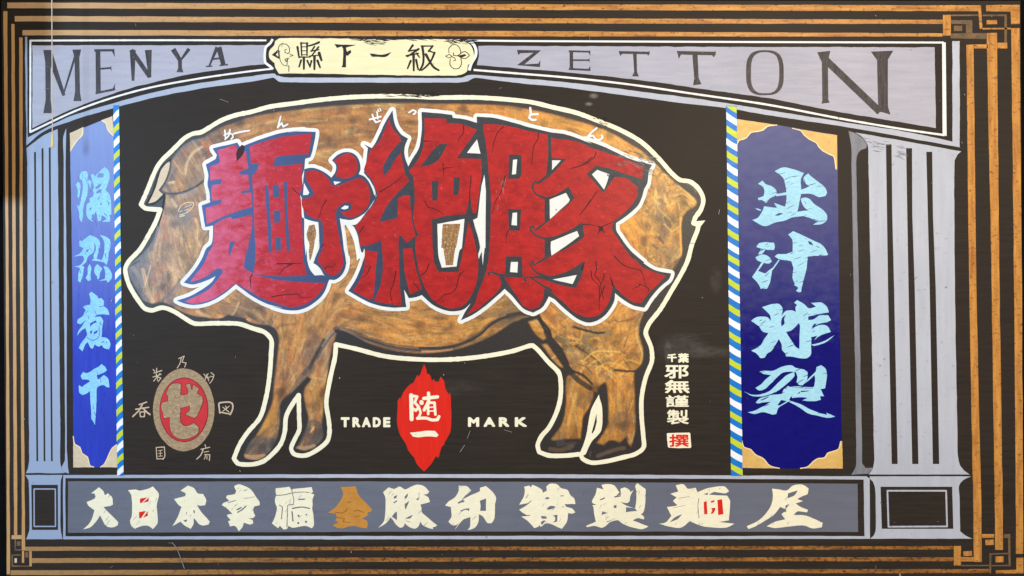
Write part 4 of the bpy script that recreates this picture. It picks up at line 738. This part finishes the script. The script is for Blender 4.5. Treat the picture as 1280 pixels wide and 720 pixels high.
G_ton = Z(Kt, '130,130 300,140 500,190 700,245 880,285 1000,300 1280,398', Nt, '250,200 420,260 700,390 920,450 890,500 870,640 842,690', Ot, '985,30 940,130 850,220 720,310 720,380 770,460 850,570 1000,705', Qt, '990,70 1100,140 1270,175 1250,230 1180,290 1080,400 1000,520 880,490 780,430 710,370 700,450 620,580 520,650 440,665 340,630 220,540 100,430 45,402', Mt, '850,482 780,600 690,645 600,610 500,500 408,405 340,470 200,590 80,670 -30,722 10,640 90,520', Mt, '130,440 160,250 150,100', Lt, '205,700 215,400 215,80', Kt, '165,500 140,350 130,180')
R_ton = [Z(Kt, '195,200 400,215 600,260 835,310 880,340 1100,370 1280,432', Nt, '250,262 500,340 700,410 830,470 820,590 660,540 780,640 775,705', Ot, '940,20 890,110 800,210 690,300 680,370 740,470 830,600 920,710', Qt, '890,10 1000,120 1100,160 1220,200 1130,290 1040,380 970,470 900,465 800,400 720,320 690,280 680,340 650,450 590,550 520,600 400,605 300,560 200,470 80,370 0,322', Mt, '800,425 790,500 740,590 670,615 600,580 500,440 395,292 355,298 372,340 365,390 320,450 220,540 120,620 30,668', Jt, '1200,600 1270,480', Mt, '110,560 150,430 200,300 240,150 255,0', Lt, '265,500 270,300 260,100', Kt, '240,600 220,400 195,260')]
S_ton = [Z(Kt, '835,310 870,330 876,540 1022,553 900,680 850,725 818,720 840,540'), Z(Lt, '805,215 880,200 960,160 1045,105 1105,220 1060,270 900,400 800,490 720,548 700,545 740,510 805,460'),
  Z(Lt, '805,620 880,610 1040,550 1182,462 1205,600 1190,620 1150,650 1000,740', Mt, '950,40 840,100 720,168 690,182 720,150 805,95'), Z(Mt, '790,275 870,280 960,260 1080,210 1190,138 1207,148 1180,260 1120,397 1000,380 870,340 780,310 660,300 640,290'),
  Z(Kt, '450,505 575,515 570,720 552,750 445,748'), Z(Lt, '440,330 570,335 560,545 450,545'), Z(Mt, '420,85 580,85 586,296 410,276'), Z(Mt, '270,238 340,255 415,262 590,285 586,300 400,286 300,262'),
  Z(Nt, '265,540 360,458 500,488 640,538 826,598 862,690 790,702 760,660 640,580 540,570 510,620 440,722 420,715 340,620')]
def polys_of(t, s, wd): return stroke(Z(t, s), wd, False, True)
L_ton = polys_of(Lt, '845,-5 740,72 715,58 686,92 700,160 760,205 812,222', [4, 2.6, 1.8, 2, 2, 2.4, 3]) + polys_of(Lt, '700,520 690,500 664,510 668,545 705,582 760,612 815,628', [2.5, 2, 2, 2.2, 2, 2, 3]) + polys_of(Mt, '700,170 690,130 668,148 676,192 720,240 800,278', [2, 2.2, 2, 1.8, 1.8, 3]) + polys_of(Mt, '615,330 600,305 635,288 690,312 790,378 870,424', [3, 1.8, 1.8, 2, 2.4, 3.4]) + polys_of(Mt, '258,270 240,250 272,238 350,272 400,300', [2.2, 1.8, 1.8, 2.6, 3.4])
WH = {'men': [], 'ya': [Z(E, '690,165 730,135 768,140 762,165 720,176'), Z(Dt, '615,535 692,540 630,571'), Z(Dt, '322,548 376,650 360,670 313,672'),
   Z(E, '325,265 400,290 460,300 472,400 470,500 440,620 410,720', Ft, '412,150 462,182 520,270 430,275 385,220 365,120 347,0', E, '340,640 326,480'), Z(E, '680,262 740,290 800,290 870,262 930,222 880,290 840,325 790,330 840,400 870,500 875,620 890,600 915,610 900,720', Ft, '880,100 850,130 845,0', E, '845,640 835,560 800,440 740,330 720,340 735,480 760,620 760,720', Ft, '750,100 745,0', E, '725,600 700,400')],
  'ze': [Z(It, '775,480 1045,430 1020,720', Jt, '1078,20 1045,185 900,197 865,80', It, '780,720'), Z(Ht, '1170,355 1206,500 1070,490')],
  'ton': [Z(Lt, '855,235 1020,170 1057,240 1045,262 860,432'), Z(Lt, '870,655 1130,550 1152,602 1000,712', Mt, '875,76 866,0'), Z(Mt, '885,315 1127,270 1085,361'), Z(Kt, '880,565 967,565 880,662'), Z(Kt, '490,560 532,555 520,702 480,706'), Z(Lt, '485,370 530,365 530,496 474,490'), Z(Mt, '470,140 540,140 535,246 460,240'), Z(Nt, '318,545 370,500 492,545 470,620 440,697 380,620'),
   Z(Lt, '210,80 216,250 214,720', Mt, '206,0 188,172 175,0', Lt, '170,720 130,560 100,440 140,430 198,250')]}
CR = {'men': [(C, '1090,155 1190,160 1280,155'), (Ft, '50,158 160,155 210,150 300,155'), (Ft, '215,152 120,205 70,265'), (Ft, '0,490 120,470 200,462 260,460 300,495 400,490'), (C, '845,265 825,310 835,400')],
 'ya': [(E, '545,80 490,180 480,230 455,268'), (Ft, '530,210 560,185 605,190 640,152'), (Dt, '205,600 255,655 280,680'), (E, '520,520 490,560')],
 'ze': [(Ht, '1035,215 1030,300 990,350 980,385'), (Ht, '640,372 720,374'), (Ht, '830,600 835,680 830,720'), (Ht, '830,655 870,640 940,640'), (It, '200,160 320,90 420,10'), (It, '650,250 670,300 740,330 800,360 835,390'), (It, '1110,0 1100,150 1090,300'), (Jt, '185,190 150,260 95,305'), (Jt, '435,230 420,350 385,430 405,565'), (Jt, '770,160 735,240 675,280'), (Jt, '1110,238 1080,270 1030,420 980,455 920,465 880,510 820,545'), (Jt, '620,350 670,415'), (E, '920,345 870,415')],
 'ton': [(Kt, '395,225 325,300 295,410 280,500'), (Kt, '745,290 735,360 700,420 680,560 680,620'), (Kt, '1280,535 1200,600 1080,640'), (Nt, '360,320 345,370 250,440 90,495'), (Lt, '410,0 360,180 320,250 280,380'), (Lt, '445,545 425,600 420,665'), (Lt, '1265,240 1210,320 1160,380'), (Ot, '525,0 440,130 355,230'), (Ot, '390,328 480,330 545,348'), (Ot, '575,350 640,320 690,300'), (Qt, '700,0 800,95 870,120 980,160 1000,240 1020,290'), (Qt, '1045,350 1030,315 960,285 920,275'), (Qt, '960,288 885,330'), (Qt, '515,50 525,130 510,190 560,260 570,370 550,450 555,550'), (Qt, '470,150 480,220 540,280'), (Qt, '600,180 590,240 565,290'), (Qt, '605,300 580,360 600,440'), (Qt, '550,300 550,450')]}
CRF = {'ton': [Z(Qt, '650,175 690,270 700,310 680,300'), Z(Qt, '410,62 385,150 370,120'), Z(Ot, '540,335 560,345 585,340 590,370 612,420 580,385 560,395 525,450 550,375')], 'men': [Z(A, '610,395 660,330 690,340 680,410 612,495')]}
BF = {'ya': [Z(E, '370,340 430,328 442,400 430,500 400,640 380,692 370,600 375,520 350,430')], 'ze': [Z(It, '830,480 1005,480 960,720', Jt, '1032,0 1010,170 940,172 915,0', It, '812,720')]}
title = {}; kk = 0
for key, G, R, SL in (('men', G_men, R_men, S_men), ('ya', G_ya, R_ya, []), ('ze', G_ze, R_ze, S_ze), ('ton', G_ton, R_ton, S_ton)):
    Gs = smooth(G, True, 42, 3); kk += .2
    t = film('title_character', [brush(p, .22, 42) for p in R], [brush(p, .15, 42) for p in SL] + (L_ton if key == 'ton' else []), 8, M['red_sheen' if key == 'men' else 'red'], sign)
    wsub = []
    if key == 'ya': wsub = []
    film('white_edge', stroke([tuple(v) for v in Gs], 9.2, True, True, False, .25) + [Gs], [], 5.6 + kk, M['white_bevel'], t)
    film('slate_outline', [rough(Gs, .2)], [], 6.9 + kk, M['slate'], t)
    for p in WH[key]: film('white_gap', [brush(p, .12, 42)], [], 9, M['white_bevel'], t)
    if key in BF: film('brown_gap', [brush(p, .3, 42) for p in BF[key]], [], 10, M['brown_fill'], t)
    for n_, (tt, s) in enumerate(CR[key]):
        q = smooth(Z(tt, s), False, 60, 2.2)
        film('crack_line', stroke(rough(q, .35, False), list(np.linspace(1.25, .6, len(q))), False, True, False), [], 9.3 + .03 * n_, M['crack'], t)
    for p in CRF.get(key, []): film('crack_line', [brush(p, .1)], [], 9.2, M['crack'], t)
    if key == 'ya': film('highlight', stroke(Z(Dt, '925,478 965,515 1005,590 1028,670'), [1, 2.2, 2, 1], False, True), [], 8.6, M['white_bevel'], t)

# ---- small kana over the pig's back
def kana(t, specs): lines('kana_character', t, [(q, w_ * 1.45) for q, w_ in specs], 9.9, 'white', pig)
kana(A, [('492,185 500,270', 1.4), ('545,178 530,240 495,275', 1.4), ('485,235 530,215 570,225 575,255 555,272', 1.3)])
kana(A, [('585,218 660,200 738,188', 1.6)])
kana(A, [('1050,48 1020,158 1060,112 1075,150 1120,125', 1.5)])
kana(Ht, [('98,158 210,128', 1.5), ('125,108 145,165 160,186 205,170', 1.5), ('172,80 180,150', 1.4), ('180,58 192,78', 1.2), ('202,50 210,70', 1.2)])
kana(Ht, [('492,88 530,62 560,75 555,95 535,106', 1.4)])
kana(Kt, [('662,42 668,110', 2.0), ('738,104 660,112 652,140 680,162 716,160', 2.0)])
kana(Nt, [('366,84 320,120 270,176 330,158 350,190 400,200 425,178 415,156', 1.7)])

# ---- flame trade mark
flame = film('flame_mark', [rough(smooth(Z((480, 450, 8), '400,40 425,100 430,145 445,135 465,160 480,215 495,190 515,215 550,215 565,165 600,210 615,290 650,350 655,320 668,370 670,480', (480, 510, 8), '674,80 660,240 600,350 605,365 580,380 545,500 520,480 470,560 400,635 330,560 305,500 300,492 240,420 225,370 150,240 130,120', (480, 450, 8), '138,480 140,400 160,375 160,395 210,300 265,240 290,230 335,150 350,170 375,110'), True, 45, 3), .2)], [], 1, M['vermilion'], sign)
def s8(s, wd): return stroke(Z((480, 450, 8), s), wd / 8, False, True)
film('character', s8('272,352 274,470 276,592', 40) + s8('275,356 332,366 306,424 348,470 318,506 292,486', 27) + s8('374,422 376,428', 44) + s8('352,482 366,530 336,588', 24) + s8('335,582 430,582 480,600 535,596 550,565', 30) + s8('398,384 535,368', 34) + s8('445,330 448,400 402,500', 32) + s8('440,430 442,540', 26) + s8('440,428 505,426 514,545', 26) + s8('445,474 505,470', 13) + s8('445,512 505,508', 13), [], 2, M['cream'], flame)
film('character', [brush(Z((480, 510, 8), '260,245 330,240 420,228 510,230 545,270 525,290 430,282 340,292 290,285'), .15)], [], 2, M['cream'], flame)
# TRADE MARK
words = empty('trade_mark_words', sign)
for chx, a, b in (('T', 426, 437), ('R', 440.5, 450.5), ('A', 452.5, 463.5), ('D', 466, 476), ('E', 479, 488)): glyph('letter', chx, a, 521.5, b, 534, 1, 'cream', words, 1.9, .05)
for chx, a, b in (('M', 585, 599), ('A', 604.5, 619), ('R', 623.5, 636.5), ('K', 643.5, 658.5)): glyph('letter', chx, a, 521.5, b, 533.5, 1, 'cream', words, 2.0, .05)

# ---- round seal
seal = film('round_seal', [rough(disc((229.7, 512.2), 38.4, 72, 51.6), .25)], [], 1, M['ring'], sign)
film('seal_rim', [rough(disc((230, 512.2), 30.6, 60, 40.3), .15)], [], 2, M['maroon'], seal)
film('seal_field', [rough(disc((230, 512.2), 29.6, 60, 39.3), .15)], [], 3, M['seal_red'], seal)
U1, U2 = (150, 435, 8), (150, 500, 8)
zz = Z(U1, '465,455 500,380 550,350 610,358 605,470 680,465 690,440 660,370 700,355 722,432 735,365 785,400 770,455 825,485 830,540 760,690 740,700 660,665 700,610 700,575 605,600', U2, '610,230 640,260 690,255 740,225 790,270 780,330 720,370 640,390 560,370 510,300 500,170 440,180 430,120 415,70 420,30', U1, '480,530 485,490')
film('character_rim', stroke(smooth(zz, True, 50, 3), 1.5, True, True, False), [], 4, M['maroon'], seal)
film('character', [brush(zz, .2, 50)], [], 5, M['ring'], seal)
def tiny(t, specs, k=1.0): lines('character', t, [(s, wd / 8 * k) for s, wd in specs], 6, 'pink_white', seal)
tiny(U1, [('195,565 270,540', 13), ('160,612 290,592', 13), ('228,560 195,620 130,685', 15), ('232,600 270,640 302,664', 16), ('202,640 206,684', 12), ('202,640 250,636 246,686 206,686', 12)])
tiny(U1, [('590,105 645,80 622,140 664,150 650,190', 9), ('615,100 600,160 575,200', 9)])
tiny(U1, [('340,250 420,225', 10), ('370,202 365,285', 10), ('332,290 415,262', 9), ('404,252 340,330', 9), ('372,285 412,300 385,335', 9), ('335,215 350,232', 10), ('380,290 376,326', 7)])
tiny(U1, [('840,260 892,312', 8), ('884,255 850,322', 8), ('848,290 902,292', 7), ('866,262 890,332', 7), ('912,245 942,270 930,312 900,352', 9), ('905,282 938,286', 7)])
tiny(U1, [('990,558 1000,650', 15), ('996,548 1060,540 1122,550 1130,604 1104,664', 15), ('1000,640 1050,650 1106,660', 13), ('1030,590 1092,640', 9), ('1096,580 1030,632', 9), ('1058,580 1070,606', 9)])
tiny(U2, [('365,480 372,590', 10), ('365,474 446,468 450,566 432,592', 10), ('374,588 430,586', 9), ('386,506 426,500', 7), ('388,534 424,530', 7), ('384,562 430,558', 7), ('406,504 406,562', 7)])
tiny(U2, [('852,446 860,470', 10), ('812,492 900,472', 10), ('834,492 812,548 770,590', 11), ('842,520 890,512', 8), ('850,545 900,545 896,604', 10), ('862,545 846,590', 8), ('872,560 872,590', 8)])

# ---- maker's lettering and its red stamp
sig = empty('signature_column', sign)
glyph('character', '千', 834, 442, 846, 452.5, 1, 'cream', sig, 1.1, .1); glyph('character', '葉', 847.5, 441.5, 861, 453.5, 1, 'cream', sig, 1.0, .1)
glyph('character', '邪', 830.5, 456.3, 861, 473, 1, 'cream', sig, 1.15, .12); glyph('character', '無', 831, 474.8, 862, 491.4, 1, 'cream', sig, 1.1, .12)
glyph('character', '謹', 832, 493.8, 861, 508.8, 1, 'cream', sig, 0.8, .12); glyph('character', '製', 833.5, 512, 861, 530.4, 1, 'cream', sig, 0.8, .12)
stamp = film('stamp', [rough(smooth(px('833.4,542.4 834.4,541.4 861.6,540.8 862.8,542 864.2,558.8 863,560 835.8,559.8 834.6,558.6'), True, 20, 3), .2)], [], 1, M['cream'], sign)
glyph('character', '撰', 836.4, 542.8, 861, 558.6, 2, 'vermilion', stamp, 1.0, .1)

# ---- scuffs, specks and paint flecks on the black
ps = []
def free(x, y): return not (30 < x < 152 and 40 < y < 680) and not (905 < x < 1215 and 130 < y < 680)
for k in range(100):
    x, y = rng.uniform(14, 1270), rng.uniform(4, 716)
    r = abs(rng.normal(0, .35)) + .25
    if rng.random() < .72: ps.append(disc((x, y), r, 6, r * rng.uniform(.6, 1.5)))
    else:
        a = rng.uniform(0, 3.14); L = rng.uniform(1.5, 7); ps += stroke([(x, y), (x + L * math.cos(a), y + L * math.sin(a))], [.5, .3], False, False, False)
for s, wd in (('216,678 221,684 231,710', .9), ('575,565 581,556', .8), ('584,548 588,538', .7), ('300,588 301,589', 1.2), ('899,262 898,268', .8), ('1124,717.5 1124.6,719', 2.6), ('630,537 640,540', .6), ('275,124 286,128', .6)): ps += stroke(px(s), wd, False, True)
for x, y in ((1094, 20), (1160, 45)): ps.append(disc((x, y), .8, 6))
def scuff(name, boxes, n, L, wd, layer, mat, ang=0.0):
    out = []
    for (xa, ya, xb, yb) in boxes:
        for k in range(n):
            x, y = rng.uniform(xa, xb), ya + (yb - ya) * rng.random() ** 1.4; a = ang + rng.normal(0, .12); l_ = L * rng.uniform(.4, 1.3)
            out += stroke([(x, y), (x + l_ * .5 * math.cos(a), y + l_ * .5 * math.sin(a)), (x + l_ * math.cos(a), y + l_ * math.sin(a))], [.3, wd * rng.uniform(.5, 1.2), .3], False, False, False)
    o_ = film(name, out, [], layer, M[mat], sign); o_['kind'] = 'stuff'; return o_
scuff('plaque_wear', [(436, 48, 476, 51), (446, 50, 480, 55), (545, 47.5, 590, 52), (560, 50, 596, 57), (480, 47, 550, 49.5)], 22, 11, 1.0, 5.6, 'ink')
scuff('outline_wear', [(478, 117, 540, 122), (500, 116.5, 545, 120)], 26, 11, .9, 5, 'ink')
scuff('outline_wear', [(738, 146, 762, 150), (746, 151, 768, 158)], 12, 7, .8, 5.1, 'ink', .42)
scuff('title_scuff', [(796, 196, 814, 218), (770, 186, 806, 208)], 30, 7, .7, 10.2, 'scratch', .35)
scuff('title_scuff', [(758, 218, 768, 224)], 14, 4, .7, 10.3, 'slate', .2)
scuff('title_scuff', [(620, 222, 632, 262)], 16, 6, .6, 10.4, 'scratch', 1.5)
scuff('column_wear', [(1066, 170, 1082, 182), (1088, 176, 1106, 190), (1116, 182, 1128, 196)], 18, 9, .6, 2, 'side_grey', .3)
scuff('lettering_streak', [(944, 214, 1030, 284), (944, 300, 1030, 362), (940, 380, 1036, 446), (944, 458, 1040, 520)], 26, 9, .75, 3.2, 'blue_r', -.35)
scuff('lettering_streak', [(96, 215, 138, 276), (96, 296, 138, 352), (98, 368, 136, 438), (100, 458, 136, 520)], 16, 6, .6, 3.2, 'blue_l', 1.3)
scuff('lettering_shade', [(105, 608, 420, 660), (480, 608, 1030, 660)], 70, 6, .55, 2.6, 'panel', -.9)
scuff('smudge_lines', [(838, 418, 880, 440), (850, 432, 895, 448)], 16, 14, .5, .6, 'smudge', -.2)
sp = film('paint_flecks', ps, [], 11, M['scratch'], sign); sp['kind'] = 'stuff'

# ------------------------------------------------------------------ pull cord in front of the sign
def tube(name, prof, center, mat, parent, n=12, axis_pts=None):
    v, f = [], []
    for k, (r, z) in enumerate(prof):
        cx, cy = axis_pts[k] if axis_pts else center
        v += [(cx + r * math.cos(2 * math.pi * i / n), cy + r * math.sin(2 * math.pi * i / n), z) for i in range(n)]
    for k in range(len(prof) - 1):
        for i in range(n): f.append((k * n + i, k * n + (i + 1) % n, (k + 1) * n + (i + 1) % n, (k + 1) * n + i))
    f.append(tuple(range(n))); f.append(tuple(reversed(range((len(prof) - 1) * n, len(prof) * n))))
    me = bpy.data.meshes.new(name); me.from_pydata(v, [], f); me.update()
    for p in me.polygons: p.use_smooth = True
    return link(name, me, parent, mat)
dep = 0.08
cx, cy, cz = W(65.5, 168, dep); tx, _, tz = W(64.2, -260, dep)
pc = empty('pull_cord', None, (0, 0, 0)); pc['label'] = 'thin pale lamp pull cord with yellowish end knob hanging before the sign'; pc['category'] = 'pull cord'
mc = paint('cord_cotton', (214, 206, 196), (190, 180, 170), None, 'n', .7, 60); mk = paint('knob_plastic', (226, 206, 140), (210, 186, 116), None, 'n', .4, 40)
zs = np.linspace(tz, cz + .002, 14)
tube('cord', [(.0013, z) for z in zs], None, mc, pc, 8, [(tx + (cx - tx) * (i / 13) ** 1.5, cy) for i in range(14)])
_, _, kz1 = W(65, 167, dep); _, _, kz0 = W(65, 184, dep)
tube('knob', [(.001, kz1 + .003), (.0028, kz1), (.0032, kz1 - .01), (.0042, kz0 + .01), (.0046, kz0 + .002), (.0036, kz0)], (cx, cy), mk, pc, 14)
